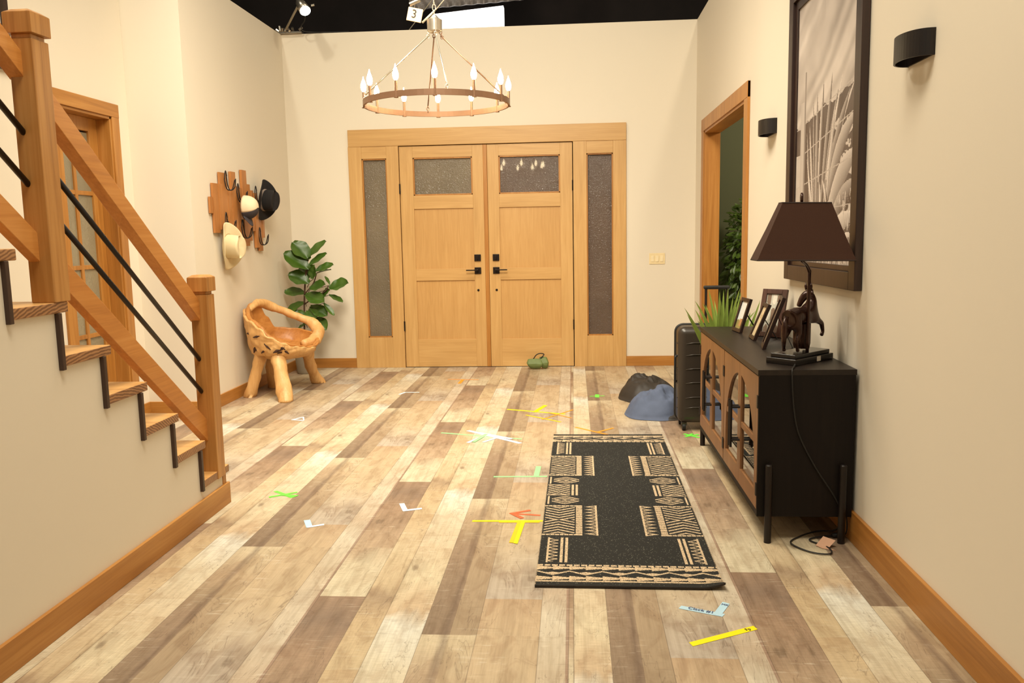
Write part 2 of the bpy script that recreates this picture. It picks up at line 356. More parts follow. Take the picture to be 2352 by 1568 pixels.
def empty(name, loc, label, cat, group=None, kind=None, rz=0):
    o = bpy.data.objects.new(name, None); o.empty_display_size = 0.1; C.objects.link(o); o.location = loc; o.rotation_euler = (0, 0, rz)
    return tag(o, label, cat, group, kind)
def struct(o, label, cat): return tag(o, label, cat, kind='structure')
def text_mesh(txt, size, name, mat, parent, matrix, extrude=0.0003):
    cu = bpy.data.curves.new('t', 'FONT'); cu.body = txt; cu.size = size; cu.extrude = extrude; cu.align_x = 'CENTER'; cu.align_y = 'CENTER'
    tmp = bpy.data.objects.new('t', cu); C.objects.link(tmp); dg = bpy.context.evaluated_depsgraph_get(); me = bpy.data.meshes.new_from_object(tmp.evaluated_get(dg))
    bpy.data.objects.remove(tmp); me.name = name; me.materials.clear(); me.materials.append(mat); me.transform(Matrix.Translation(-rootloc(parent)) @ matrix)
    o = bpy.data.objects.new(name, me); C.objects.link(o); o.parent = parent; return o
def fbm(p, s=1.0): return noise.fractal(Vector(p) * s, 1.0, 2.0, 3)


def smooth_path(pts, n=6):
    P = [Vector(p) for p in pts]; out = []
    for i in range(len(P) - 1):
        p0 = P[max(i - 1, 0)]; p1 = P[i]; p2 = P[i + 1]; p3 = P[min(i + 2, len(P) - 1)]
        for k in range(n):
            t = k / n; out.append(.5 * ((2 * p1) + (-p0 + p2) * t + (2 * p0 - 5 * p1 + 4 * p2 - p3) * t * t + (-p0 + 3 * p1 - 3 * p2 + p3) * t ** 3))
    out.append(P[-1]); return out

# ---------------------------------------------------------------- the set: floor, walls, trim
BW, XR, XL, XS, HT = 8.38, 1.21, -2.88, -3.33, 3.36
struct(G().box(-4.2, 4.2, -3.0, 10.6, -0.05, 0).build('floor', M['floor']), 'mixed brown and pale wood plank floor of the entry hall', 'floor')
g = G().box(XS - .1, -2.24, BW, BW + .1, 0, HT).box(0.52, XR + .12, BW, BW + .1, 0, HT).box(-2.24, 0.52, BW, BW + .1, 2.40, HT)
struct(g.build('wall_back', M['wall']), 'cream back wall around the wooden double doors', 'wall')
DY0, DY1, DZ = 6.005, 7.80, 2.245
g = G().box(XR, XR + .12, -3.0, DY0, 0, HT).box(XR, XR + .12, DY1, BW, 0, HT).box(XR, XR + .12, DY0, DY1, DZ, HT)
struct(g.build('wall_right', M['wall']), 'cream right wall with a framed photograph and two sconces', 'wall')
RY = 6.16
struct(G().box(XL - .1, XL, RY, BW, 0, HT).build('wall_left', M['wall']), 'cream left wall behind the driftwood chair and hat rack', 'wall')
struct(G().box(XS - .1, XL - .1, RY, RY + .1, 0, HT).build('wall_left_return', M['wall']), 'narrow cream wall return left of the hat rack wall', 'wall')
LY0, LY1, LZ = 5.28, 5.905, 2.245
g = G().box(XS - .1, XS, LY1, RY, 0, HT).box(XS - .1, XS, -3.0, LY0, 0, HT).box(XS - .1, XS, LY0, LY1, LZ, HT)
g.box(XS, XS + .025, -3.0, 4.86, 0, HT)
struct(g.build('wall_stair_far', M['wall']), 'cream wall beyond the staircase holding the glazed door', 'wall')
struct(G().box(-4.2, 4.2, -3.1, -3.0, 0, 6).build('wall_front', M['black_drape']), 'black drape behind the camera', 'wall')
# dark stage beyond
def drape(name, x0, x1, y0, y1, z0, z1): struct(G().box(x0, x1, y0, y1, z0, z1).build(name, M['black_drape']), 'black studio drape seen above the set walls', 'drape')
drape('wall_stage_back', -6, 6, 10.6, 10.7, -.05, 7.5); drape('wall_stage_left', -6.1, -6, -3, 10.7, -.05, 7.5); drape('wall_stage_right', 6, 6.1, -3, 10.7, -.05, 7.5)
struct(G().box(-6.1, 6.1, -3.1, 10.7, 7.5, 7.6).build('ceiling', M['black_drape']), 'black studio ceiling above the set', 'ceiling')
# side room
struct(G().box(XR + .12, 4.2, 8.95, 9.05, 0, 3.2).box(4.1, 4.2, 3.5, 8.95, 0, 3.2).box(XR + .12, 4.2, 3.5, 3.6, 0, 3.2).build('wall_side_room', M['green_wall']), 'sage green wall of the room through the right doorway', 'wall')
struct(G().box(XR + .12, 4.2, 3.5, 9.05, 3.2, 3.28).build('ceiling_side_room', M['green_wall']), 'ceiling of the green side room', 'ceiling')
sl = bpy.data.lights.new('side_room_lamp', 'POINT'); sl.energy = 90; sl.color = (1, .82, .58); sl.shadow_soft_size = .15
so = bpy.data.objects.new('side_room_lamp', sl); C.objects.link(so); so.location = (2.6, 6.6, 2.7)
# baseboards
def bb(name, x0, x1, y0, y1, mat, lab, h=.1): struct(G().box(x0, x1, y0, y1, 0, h).build(name, M[mat], bevel=.002), lab, 'baseboard')
bb('baseboard_back', XL, -2.25, BW - .015, BW, 'alder_x', 'brown wooden baseboard left of the double doors')
bb('baseboard_back_right', .53, XR, BW - .015, BW, 'alder_x', 'brown wooden baseboard right of the double doors')
bb('baseboard_left', XL, XL + .015, RY - .015, BW - .015, 'alder_y', 'brown wooden baseboard behind the driftwood chair')
bb('baseboard_left_return', XS, XL + .0, RY - .015, RY, 'alder_x', 'brown wooden baseboard on the narrow wall return')
bb('baseboard_stair_far', XS, XS + .015, 6.01, RY - .015, 'alder_y', 'short brown baseboard right of the glazed door')
bb('baseboard_right', XR - .016, XR, -3.0, 5.87, 'alder_y', 'orange brown wooden baseboard along the right wall', .135)
bb('baseboard_right_far', XR - .016, XR, 7.93, BW - .015, 'alder_y', 'short baseboard between the doorway and back wall', .1)

# right doorway casing
g = G().box(XR - .02, XR, DY0 - .12, DY0, 0, DZ + .11).box(XR - .02, XR, DY1, DY1 + .12, 0, DZ + .11).box(XR - .022, XR, DY0 - .12, DY1 + .12, DZ, DZ + .11)
g.box(XR - .01, XR + .13, DY0 - .0, DY0 + .02, 0, DZ).box(XR - .01, XR + .13, DY1 - .02, DY1, 0, DZ)
o = struct(g.build('trim_1', M['alder_v'], bevel=.003), 'orange brown wooden casing of the open right doorway', 'door casing')
G().box(XR - .01, XR + .13, DY0, DY1, DZ - .02, DZ).build('head_jamb', M['alder_y'], o)

# glazed door in the left wall
o = struct(G().box(XS, XS + .02, LY1, LY1 + .095, 0, LZ + .095).box(XS, XS + .02, LY0 - .095, LY0, 0, LZ + .095).box(XS - .13, XS + .01, LY1 - .02, LY1, 0, LZ).box(XS - .13, XS + .01, LY0, LY0 + .02, 0, LZ).build('trim_2', M['alder_v'], bevel=.003), 'orange brown casing around the glazed door beyond the stairs', 'door casing')
G().box(XS, XS + .022, LY0 - .095, LY1 + .095, LZ, LZ + .095).box(XS - .13, XS + .01, LY0, LY1, LZ - .02, LZ).build('header', M['alder_y'], o, bevel=.003)
dx0, dx1 = XS - .13, XS - .09
g = G().box(dx0, dx1, LY0 + .022, 5.40, 0, LZ - .02).box(dx0, dx1, 5.778, LY1 - .022, 0, LZ - .02).box(dx0, dx1, 5.4, 5.778, 2.13, LZ - .02).box(dx0, dx1, 5.4, 5.778, 0, .2)
d = struct(g.build('door_3', M['alder_v'], bevel=.003), 'narrow wooden door with frosted panes in two columns', 'door')
g = G().box(dx0 + .008, dx1 - .004, 5.565, 5.598, .2, 2.13)
for z in (.69, 1.175, 1.695): g.box(dx0 + .010, dx1 - .0055, 5.4, 5.778, z - .015, z + .015)
g.build('muntin', M['alder_v'], d, bevel=.002)
for a, b in ((5.4, 5.565), (5.598, 5.778)):
    zs = [.2, .69, 1.175, 1.695, 2.13]
    for z0, z1 in zip(zs, zs[1:]): G().box(dx0 + .016, dx0 + .024, a, b, z0 + .012, z1 - .012).build('glass_pane', M['frost'], d)

# ---------------------------------------------------------------- double doors with sidelights
Y1 = BW - .025           # face of the surround
ds = struct(G().box(-2.245, .53, Y1 - .004, BW + .1, 2.245, 2.412).build('trim_3', M['fir_h'], bevel=.002), 'pale fir header and posts framing the double doors and sidelights', 'door surround')
for a_, b_ in ((-2.25, -2.115), (.40, .53), (-1.862, -1.738), (.008, .14)): G().box(a_, b_, Y1, BW + .1, 0, 2.245).build('post', M['fir_v'], ds, bevel=.002)
for a_, b_ in ((-2.115, -1.862), (.14, .40)): G().box(a_, b_, Y1 + .003, BW + .1, 2.125, 2.245).build('top_rail', M['fir_h'], ds, bevel=.002)
for a_, b_ in ((-2.115, -1.862), (.14, .40)): G().box(a_, b_, Y1 + .003, BW + .1, 0, .315).build('base_panel', M['fir_v'], ds, bevel=.002)
for i, (a, b, nm, lb) in enumerate(((-2.115, -1.862, 'window_1', 'left sidelight of the double doors with obscure glass'), (.14, .40, 'window_2', 'right sidelight of the double doors with darker obscure glass'))):
    g = G()
    for x0, x1, z0, z1 in ((a, a + .012, .315, 2.125), (b - .012, b, .315, 2.125), (a, b, 2.113, 2.125), (a, b, .315, .327)): g.box(x0, x1, Y1 + .012, Y1 + .055, z0, z1)
    w = struct(g.build(nm, M['alder_v'], bevel=.001), lb, 'window')
    G().box(a + .01, b - .01, Y1 + .04, Y1 + .046, .325, 2.115).build('glass_pane', M['obscure'] if i == 0 else M['obscure_dark'], w)
YD = BW - .012
def leaf(x0, x1, nm, lab, hinge_left, gmat):
    gx0, gx1 = (x0 + .135, x1 - .109) if hinge_left else (x0 + .113, x1 - .122)
    g = G().box(x0, gx0, YD, YD + .045, .005, 2.238).box(gx1, x1, YD, YD + .045, .005, 2.238)
    d = struct(g.build(nm, M['fir_v'], bevel=.0015), lab, 'door')
    for a_, b_ in ((2.125, 2.238), (1.617, 1.75), (.893, 1.012), (.005, .29)): G().box(gx0, gx1, YD, YD + .045, a_, b_).build('rail', M['fir_h'], d, bevel=.0015)
    G().box(gx0 - .003, gx1 + .003, YD + .012, YD + .03, 1.012, 1.617).build('panel', M['fir_panel'], d)
    G().box(gx0 - .003, gx1 + .003, YD + .012, YD + .03, .29, .893).build('panel', M['fir_panel'], d)
    g = G()
    for a, b, c, e in ((gx0, gx0 + .014, 1.75, 2.125), (gx1 - .014, gx1, 1.75, 2.125), (gx0, gx1, 2.111, 2.125), (gx0, gx1, 1.75, 1.764)): g.box(a, b, YD + .004, YD + .034, c, e)
    g.build('glazing_bead', M['alder_v'], d, bevel=.002)
    G().box(gx0 + .012, gx1 - .012, YD + .022, YD + .028, 1.762, 2.113).build('glass_pane', gmat, d)
    lx = x1 - .075 if hinge_left else x0 + .07
    sgn = -1 if hinge_left else 1
    db = G().box(lx - .033, lx + .033, YD - .014, YD, 1.085, 1.152).build('deadbolt', M['door_metal'], d, bevel=.003)
    G().box(lx - .006, lx + .006, YD - .03, YD - .014, 1.1, 1.137).build('thumb_turn', M['door_metal'], db, bevel=.002)
    lv = G().box(lx - .033, lx + .033, YD - .012, YD, .955, 1.022).build('lever_plate', M['door_metal'], d, bevel=.003)
    G().tube([(lx, YD - .01, .995), (lx, YD - .052, .995)], .01, 12).box(min(lx - sgn * .008, lx + sgn * .115), max(lx - sgn * .008, lx + sgn * .115), YD - .06, YD - .048, .989, 1.001).build('lever_handle', M['door_metal'], lv, bevel=.002)
    G().tube([(lx, YD - .004, .79), (lx, YD + .002, .79)], .012, 16).build('bolt_hole', M['door_metal'], d)
    hx = x0 - .004 if hinge_left else x1 + .004
    for z in (1.82, .43): G().tube([(hx, YD - .006, z - .05), (hx, YD - .006, z + .05)], .009, 10).build('hinge', M['door_metal'], d)
    return d
dl = leaf(-1.732, -.888, 'door_1', 'left fir door leaf with small obscure window and black lever', True, M['obscure'])
G().box(-.888, -.848, YD - .004, YD + .04, .004, 2.24).build('astragal', M['alder_v'], dl, bevel=.004)
leaf(-.846, -.0, 'door_2', 'right fir door leaf with darker window and black lever', False, M['obscure_dark'])
struct(G().box(-1.74, .01, YD - .0, BW + .1, -.0, .004).build('trim_4', M['black_metal']), 'dark threshold strip under the double doors', 'threshold')
struct(G().box(-2.3, .6, BW + .12, BW + .16, 0, 2.5).build('wall_door_backing', plain('door_glass_backing', (.10, .08, .06, 1), .9)), 'unseen dark backing added behind the obscure door glass', 'wall')  # unseen plane added so the door glass has a dark backing

# switch plate
sw = empty('light_switch', (.836, BW, 1.08), 'ivory three rocker light switch plate right of the double doors', 'light switch')
G().box(.758, .914, BW - .006, BW, 1.026, 1.134).build('plate', M['plate'], sw, bevel=.002)
for i in range(3): G().box(.776 + i * .045, .806 + i * .045, BW - .011, BW - .006, 1.05, 1.11).build('rocker', M['rocker'], sw, bevel=.0015)

# ---------------------------------------------------------------- staircase
RISE, RUN, NY = .19, .2495, 4.055
SX = -1.79
nstep = 11
st = empty('staircase', (SX - .5, 3.0, 0), 'wooden staircase with thick treads and dark risers climbing at left', 'staircase')
for k in range(nstep):
    zt = RISE * (k + 1) + .010; yn = NY - RUN * k
    x1 = SX
    g = G(); g.box(x1 - .93, x1 + 0.0, yn - .295, yn, zt - .038, zt)
    # the side faces show end grain
    g.m = [0, 0, 0, 0, 1, 1]
    g.build('tread', [M['tread'], M['endgrain']], st, bevel=.004)
    if k < nstep - 1:
        ry = yn - RUN - .045
        G().box(x1 - .93, x1 + .004, ry - .02 + .0, ry + .0, zt - .05, zt + RISE - .038).build('riser', M['riser'], st, bevel=.002)
G().box(SX - .93, SX - .075, NY - .065, NY - .045, 0, RISE - .033).build('riser', M['riser'], st, bevel=.002)
# wall below the flight
poly = [(3.992, 0)]
for k in range(nstep):
    zt = RISE * (k + 1) + .010 - .038; yn = NY - RUN * k
    poly += [(yn - .055, zt), (yn - .055 - RUN + .0, zt)]
poly += [(poly[-1][0], 0)]
wy = SX - .012
struct(G().prism(poly, 'x', wy - .06, wy).build('wall_stair_side', M['wall']), 'cream triangular wall closing the side of the staircase', 'wall')
struct(G().box(SX - .012, SX + .004, poly[-1][0], 4.045, 0, .110).build('baseboard_stair', M['alder_y'], bevel=.002), 'orange brown baseboard along the foot of the stair wall', 'baseboard')
struct(G().box(-3.28, wy, poly[-1][0] - .12, poly[-1][0], 0, 2.15).build('wall_stair_end', M['wall']), 'cream wall under the upper end of the staircase', 'wall')

# railing
rl = empty('stair_railing', (-1.83, 4.0, 0), 'wooden stair railing with two square newel posts and black metal rods', 'stair railing')
def newel(y0, y1, z0, zb, zt):
    x0, x1 = -1.872, -1.786
    p = G().box(x0, x1, y0, y1, max(z0, .16), zb - .012).box(x0, x1 - .012, y0 + .075, y1 + .03, z0, z0 + .165) if z0 == 0 else G().box(x0, x1, y0, y1, z0, zb - .012)
    p = p.box(x0 + .008, x1 - .008, y0 + .008, y1 - .008, zb - .014, zb + .006).build('newel_post', M['post'], rl, bevel=.004)
    e = .007; g = G(); g.hexa([(x0 - e, y0 - e, zb + .004), (x1 + e, y0 - e, zb + .004), (x1 + e, y1 + e, zb + .004), (x0 - e, y1 + e, zb + .004), (x0 - e, y0 - e, zt - .012), (x1 + e, y0 - e, zt - .012), (x1 + e, y1 + e, zt - .012), (x0 - e, y1 + e, zt - .012)])
    i = .012; g.hexa([(x0 - e, y0 - e, zt - .012), (x1 + e, y0 - e, zt - .012), (x1 + e, y1 + e, zt - .012), (x0 - e, y1 + e, zt - .012), (x0 + i, y0 + i, zt), (x1 - i, y0 + i, zt), (x1 - i, y1 - i, zt), (x0 + i, y1 - i, zt)])
    g.build('cap', M['post'], p, bevel=.002)
newel(3.915, 4.001, 0, 1.10, 1.185); newel(2.73, 2.822, 1.15, 2.045, 2.128)
def bar(name, ya, za, yb, zb, h, x0, x1, mat, bev=.003):
    G().hexa([(x0, ya, za - h), (x1, ya, za - h), (x1, yb, zb - h), (x0, yb, zb - h), (x0, ya, za), (x1, ya, za), (x1, yb, zb), (x0, yb, zb)]).build(name, mat, rl, bevel=bev)
ya, yb = 2.80, 3.925
bar('handrail', ya, 1.945, yb, 1.055, .10, -1.880, -1.826, M['rail'])
bar('bottom_rail', ya, 1.352, yb, .463, .112, -1.868, -1.828, M['rail'])
for (z0, z1) in ((1.66, .765), (1.497, .603)): G().tube([(-1.846, ya, z0), (-1.846, yb, z1)], .0105, 12).build('metal_rod', M['black_metal'], rl, smooth=True)
ya, yb = 1.35, 2.74
bar('handrail', ya, 3.03, yb, 1.985, .085, -1.880, -1.826, M['rail'])
bar('bottom_rail', ya, 2.425, yb, 1.385, .10, -1.868, -1.828, M['rail'])
for (z0, z1) in ((2.77, 1.722), (2.6, 1.55)): G().tube([(-1.846, ya, z0), (-1.846, yb, z1)], .0105, 12).build('metal_rod', M['black_metal'], rl, smooth=True)
# wall picture at the far left
pf = empty('framed_picture', (XS + .025, 4.5, 2.6), 'dark framed picture cut off at the upper left corner', 'picture')
G().box(XS + .026, XS + .05, 4.30, 4.90, 2.36, 2.40).box(XS + .026, XS + .05, 4.30, 4.90, 2.95, 2.99).box(XS + .026, XS + .05, 4.30, 4.34, 2.40, 2.95).box(XS + .026, XS + .05, 4.78, 4.82, 2.40, 2.95).build('frame', M['pic_frame'], pf)

# ---------------------------------------------------------------- runner rug
def rug():
    Wd, Ln = .725, 2.415; nx, ny = 242, 805
    s = (np.arange(nx) + .5) / nx * Wd; tt = (np.arange(ny) + .5) / ny * Ln
    S, T = np.meshgrid(s, tt); A = np.zeros_like(S)
    SS = np.minimum(S, Wd - S)                       # mirrored left and right
    def put(mask): A[mask] = 1
    rect = lambda a, b, c, d: (SS >= a) & (SS <= b) & (T >= c) & (T <= d)
    tri = lambda x, p: np.abs(((x / p) % 1) - .5) * 2      # 0..1 triangle wave
    def zig(a, b, c, d, p, amp, off, th):             # chevrons inside a block
        m = rect(a, b, c, d); ph = (T - c - amp * tri(SS - a, (b - a) * off)) % p; return m & (ph < th)
    for e in (0, 1):
        TT = T if e == 0 else Ln - T
        band = (TT > .03) & (TT < .205); tb = TT
        put((tb > .037) & (tb < .048))
        x = S
        for base, sg in ((.070, 1), (.170, 1)):
            w = .013 * (1 - ((x / .066) % 1)) + .007
            put(np.abs(tb - base) < w)
        put(np.abs(tb - .120 - .017 * (tri(x, .132) * 2 - 1)) < .0055)
        dm = tri(x + .066, .132); put((np.abs(tb - .120) < .009 * np.clip(dm * 2 - 1, 0, 1) + 0) & (dm > .55))
        put((np.abs(tb - .196) < .008) & (((x / .03) % 1) < .8))
        # teeth and twin bars beside the end bands
        lo, hi = .225, .51
        f = rect(.034, .043, 0, Ln) & (TT > lo) & (TT < hi); put(f)
        for a, b in ((.089, .101), (.112, .124)): put((SS > a) & (SS < b) & (TT > lo) & (TT < hi))
        q = ((TT - lo) / .036) % 1; m = (SS > .043) & (SS < .08) & (TT > lo + .01) & (TT < hi - .01)
        k = (SS - .043) / .037
        put(m & (np.abs(q - .5) * 2 > .0 + k * .8) & (np.abs(q - .5) * 2 < .36 + k * .8))
    for lo, hi in ((.54, .945), (1.462, 1.865)):
        put(rect(.004, .190, lo, lo + .016) & (((S / .021) % 1) < .8)); put(rect(.004, .190, hi - .016, hi) & (((S / .021) % 1) < .8))
        put(rect(.157, .186, lo, hi) & (((T / .010) % 1) < .82))
        m = rect(.008, .15, lo + .022, hi - .022); c = (lo + hi) / 2; d = np.abs(T - c); x = SS - .075
        ph = (d - .55 * np.abs(x) + .012) % .034; put(m & (ph < .0125) & (d > .55 * np.abs(x) - .03))
        ph2 = (d + .45 * np.abs(x)) % .030; put(m & (ph2 < .0115) & (d <= .55 * np.abs(x) - .03))
        q = ((T - lo) / .0405) % 1; k = (SS - .196) / .062; w = np.abs(q - .5) * 2
        put(rect(.196, .258, lo, hi) & (((w < k) & (w > k - .42)) | (SS > .25)))
    for lo, hi in ((.965, 1.09), (1.305, 1.435)):
        put(rect(.012, .022, lo, hi)); c = (lo + hi) / 2; d = np.abs(T - c); x = np.abs(SS - .10)
        put((SS > .032) & (d < .062 - x * .5) & (x < .072) & (((d + x * .62) % .026) < .0115))
    lo, hi = 1.105, 1.29
    for a, b in ((.132, .143), (.153, .164)): put(rect(a, b, lo, hi))
    put(rect(.006, .124, lo, lo + .010)); put(rect(.006, .124, hi - .010, hi))
    m = rect(.008, .122, lo + .014, hi - .014); ph = (T - lo + .75 * np.abs(SS - .065)) % .032; put(m & (ph < .0135))
    put((SS < .004) & (((T / .012) % 1) < .4))
    rng = np.random.default_rng(3)
    rnd = rng.random(S.shape); wv = .85 + .3 * rng.random(S.shape)
    dark = np.stack([np.full_like(S, .0105), np.full_like(S, .0100), np.full_like(S, .0078)], -1) * wv[..., None]
    dark[(rnd > .975)] *= 16; dark[(rnd < .03)] *= 2.5
    ln = np.stack([np.full_like(S, .58), np.full_like(S, .43), np.full_like(S, .27)], -1) * (.75 + .5 * rng.random(S.shape))[..., None]
    gap = rnd < .12; col = np.where((A > 0)[..., None], ln, dark); col[gap & (A > 0)] *= .35
    edge = (T < .012) | (T > Ln - .012); col[edge] = (.012, .01, .008)
    vs = []; zf = lambda x, y: .009 + .0015 * math.sin(y * 9) * math.sin(x * 7)
    X = np.linspace(0, Wd, nx + 1); Y = np.linspace(0, Ln, ny + 1)
    for y in Y:
        for x in X:
            z = .010 + .0012 * math.sin(y * 7 + x * 3)
            cn = max(0, 1 - math.hypot(Wd - x, y) / .10); z += .022 * cn * cn         # curled near right corner
            vs.append((x, y, z))
    w = nx + 1; fs = [(j * w + i, j * w + i + 1, (j + 1) * w + i + 1, (j + 1) * w + i) for j in range(ny) for i in range(nx)]
    nf = len(fs); n0 = len(vs)
    ring = [i for i in range(w)] + [j * w + nx for j in range(1, ny + 1)] + [ny * w + i for i in range(nx - 1, -1, -1)] + [j * w for j in range(ny - 1, 0, -1)]
    for i in ring: x, y, z = vs[i]; vs.append((x, y, max(.0015, z - .0085)))
    L = len(ring)
    for k in range(L): fs.append((ring[k], n0 + k, n0 + (k + 1) % L, ring[(k + 1) % L]))
    me = bpy.data.meshes.new('runner_rug'); me.from_pydata(vs, [], fs)
    ca = me.color_attributes.new('Col', 'FLOAT_COLOR', 'CORNER')
    full = np.ones((len(fs), 4, 4), np.float32); full[:nf, :, :3] = col.reshape(-1, 1, 3); full[nf:, :, :3] = (.03, .022, .016)
    ca.data.foreach_set('color', full.ravel()); me.materials.append(M['rug'])
    o = bpy.data.objects.new('runner_rug', me); C.objects.link(o); o.location = (-.159, 3.043, 0); o.rotation_euler = (0, 0, math.radians(-.42))
    tag(o, 'black woven runner rug with cream geometric tribal pattern along its edges', 'rug')
rug()

# ---------------------------------------------------------------- sideboard
CX0, CX1, CY0, CY1, CZ0, CZ1 = .79, 1.193, 3.555, 5.185, .112, .760
cb = empty('sideboard', ((CX0 + CX1) / 2, (CY0 + CY1) / 2, 0), 'black sideboard with walnut arched glass doors against the right wall', 'sideboard')
T0 = .026
G().box(CX0 - .005, CX1 + .004, CY0, CY1, CZ1 - .024, CZ1).build('top', M['cab_black'], cb, bevel=.001)
G().box(CX0, CX1, CY0, CY0 + T0, CZ0, CZ1 - .024).build('side_panel', M['cab_side'], cb); G().box(CX0, CX1, CY1 - T0, CY1, CZ0, CZ1 - .024).build('side_panel', M['cab_side'], cb)
G().box(CX0, CX1, CY0 + T0, CY1 - T0, CZ0, CZ0 + .035).build('bottom_panel', M['cab_side'], cb)
G().box(CX1 - .01, CX1, CY0 + T0, CY1 - T0, CZ0 + .035, CZ1 - .024).build('back_panel', M['cab_side'], cb)
G().box(CX0 + .03, CX1 - .012, (CY0 + CY1) / 2 - .009, (CY0 + CY1) / 2 + .009, CZ0 + .035, CZ1 - .024).build('divider', M['cab_side'], cb)
G().box(CX0 + .06, CX1 - .012, CY0 + T0, CY1 - T0, .42, .436).build('shelf', M['cab_side'], cb)
for ly, lx in ((CY0 - .016, CX0 + .045), (CY0 - .016, CX1 - .045), (CY1 + .016, CX0 + .02), (CY1 + .016, CX1 - .045)): G().tube([(lx, ly, 0), (lx, ly, .345), (lx, ly, .35)], [.0155, .0155, .012], 18).build('leg', M['black_metal'], cb, smooth=False)
def arched_door(y0, y1, w_left):
    # each door is half of a pair whose arch spans both leaves; y1 is the hinge-side pair partner
    x0, x1 = CX0 - .001, CX0 + .019; z0, z1 = CZ0 + .03, CZ1 - .03
    return x0, x1, z0, z1
half = (CY1 - CY0 - .01) / 2
for pi_, pb in enumerate((CY0 + .005, CY0 + .005 + half + .000)):
    ya, yb = pb + .006, pb + half - .006; yc = (ya + yb) / 2; x0, x1, z0, z1 = arched_door(0, 0, 0)
    R = (yb - ya) / 2 - .055; zs = z1 - .055 - R * 1.08
    for s_, (a, b) in ((-1, (ya, yc - .001)), (1, (yc + .001, yb))):
        # opening polygon: quarter arch
        inner = .035; N = 14
        arch = []
        for i in range(N + 1):
            t = i / N * PI / 2; yy = R * math.cos(t); zz = R * 1.08 * math.sin(t)
            if yy < inner: yy = inner
            arch.append((yc + s_ * yy, zs + zz))
        zin = zs + R * 1.08 * math.sqrt(max(0, 1 - (inner / R) ** 2)); arch = [p for p in arch if abs(p[0] - yc) > inner + 1e-6] + [(yc + s_ * inner, zin)]
        bot = z0 + .075; o_out = yc + s_ * R; o_in = yc + s_ * inner
        hole = [(o_in, bot), (o_out, bot)] + arch        # goes outer side up then over to the inner side
        outy = b if s_ > 0 else a; iny = yc + s_ * .001
        outer = []
        for (py, pz) in hole:                         # matching points on the outer rectangle
            outer.append(None)
        nH = len(hole)
        out = [(iny, z0), (outy, z0)]
        for k_, (py, pz) in enumerate(hole[2:]):
            f = k_ / (nH - 3)
            if f < .5: out.append((outy, zs + (z1 - zs) * (f * 2)))
            else: out.append((outy + (iny - outy) * ((f - .5) * 2), z1))
        g = G(); vs = [(x0, p[0], p[1]) for p in out] + [(x0, p[0], p[1]) for p in hole] + [(x1, p[0], p[1]) for p in out] + [(x1, p[0], p[1]) for p in hole]
        fs = []
        for k_ in range(nH):
            j = (k_ + 1) % nH
            fs += [(k_, j, nH + j, nH + k_), (2 * nH + k_, 3 * nH + k_, 3 * nH + j, 2 * nH + j), (nH + k_, nH + j, 3 * nH + j, 3 * nH + k_), (k_, 2 * nH + k_, 2 * nH + j, j)]
        g.add(vs, fs)
        zm = z0 + (z1 - z0) * .50; lo_, hi_ = min(o_in, o_out), max(o_in, o_out)
        g.box(x0 + .002, x1 - .002, lo_ - .003, hi_ + .003, zm - .013, zm + .013)
        d = g.build('door', M['cab_door'], cb)
        G().box(x0 + .009, x0 + .012, lo_ - .006, hi_ + .006, bot - .006, zin + .006).build('glass_pane', M['glass'], d)
        hy = yc + s_ * .018
        hz = zm
        G().tube([(x0 - .042, hy, hz - .115), (x0 - .042, hy, hz + .115)], .0065, 12).tube([(x0, hy, hz - .08), (x0 - .042, hy, hz - .08)], .006, 10).tube([(x0, hy, hz + .08), (x0 - .042, hy, hz + .08)], .006, 10).build('bar_handle', M['black_metal'], d)
        for hz2 in (z0 + .09, z1 - .11): G().box(x0 - .005, x0 + .004, outy - .009, outy + .009, hz2 - .028, hz2 + .028).build('hinge', M['black_metal'], d, bevel=.001)

# ---------------------------------------------------------------- horse lamp
def frame_matrix(loc, ang, tilt=0): return Matrix.Translation(loc) @ Matrix.Rotation(ang, 4, 'Z') @ Matrix.Rotation(tilt, 4, 'Y')
LZ0 = CZ1
lampc = Vector((1.0245, 3.803, LZ0)); lang = math.radians(43.8)
lp = empty('table_lamp', lampc, 'bronze horse table lamp with brown rectangular shade at near end of sideboard', 'lamp', rz=lang)
G(True).box(-.155, .155, -.075, .075, 0, .028).build('base', M['plinth'], lp, bevel=.003)
G(True).box(-.14, .145, -.062, .062, .028, .046).build('base_step', M['plinth'], lp, bevel=.003)
G(True).box(.015, .045, -.0765, -.0752, .004, .026).build('price_label', M['white_mat'], lp)
def skin(name, verts, edges, radii, mat, parent, sub=2, root=0):
    me = bpy.data.meshes.new(name); me.from_pydata(verts, edges, []); o = bpy.data.objects.new(name, me); C.objects.link(o); o.parent = parent
    md = o.modifiers.new('skin', 'SKIN'); md.use_smooth_shade = True
    for i, r in enumerate(radii):
        r = r if isinstance(r, tuple) else (r, r); me.skin_vertices[0].data[i].radius = r; me.skin_vertices[0].data[i].use_root = (i == root)
    md = o.modifiers.new('sub', 'SUBSURF'); md.levels = sub; md.render_levels = sub
    me.materials.append(mat); return o
def chains(cs):
    vs, es, rs = [], [], []
    for base, pts in cs:
        prev = base
        for p in pts:
            vs.append(p[:3]); rs.append(p[3]); i = len(vs) - 1
            if prev is not None: es.append((prev, i))
            prev = i
    return vs, es, rs
hz = .046
body = [(None, [(-.02, 0, hz + .155, .043), (-.065, 0, hz + .163, .048), (-.094, 0, hz + .155, .042)]),
        (0, [(.03, 0, hz + .158, .039), (.07, 0, hz + .172, .036), (.092, .004, hz + .205, .027), (.100, .010, hz + .236, .024), (.092, .022, hz + .258, .024), (.080, .034, hz + .244, .021), (.070, .042, hz + .224, .016), (.063, .048, hz + .204, .0125), (.060, .051, hz + .192, .0115)])]
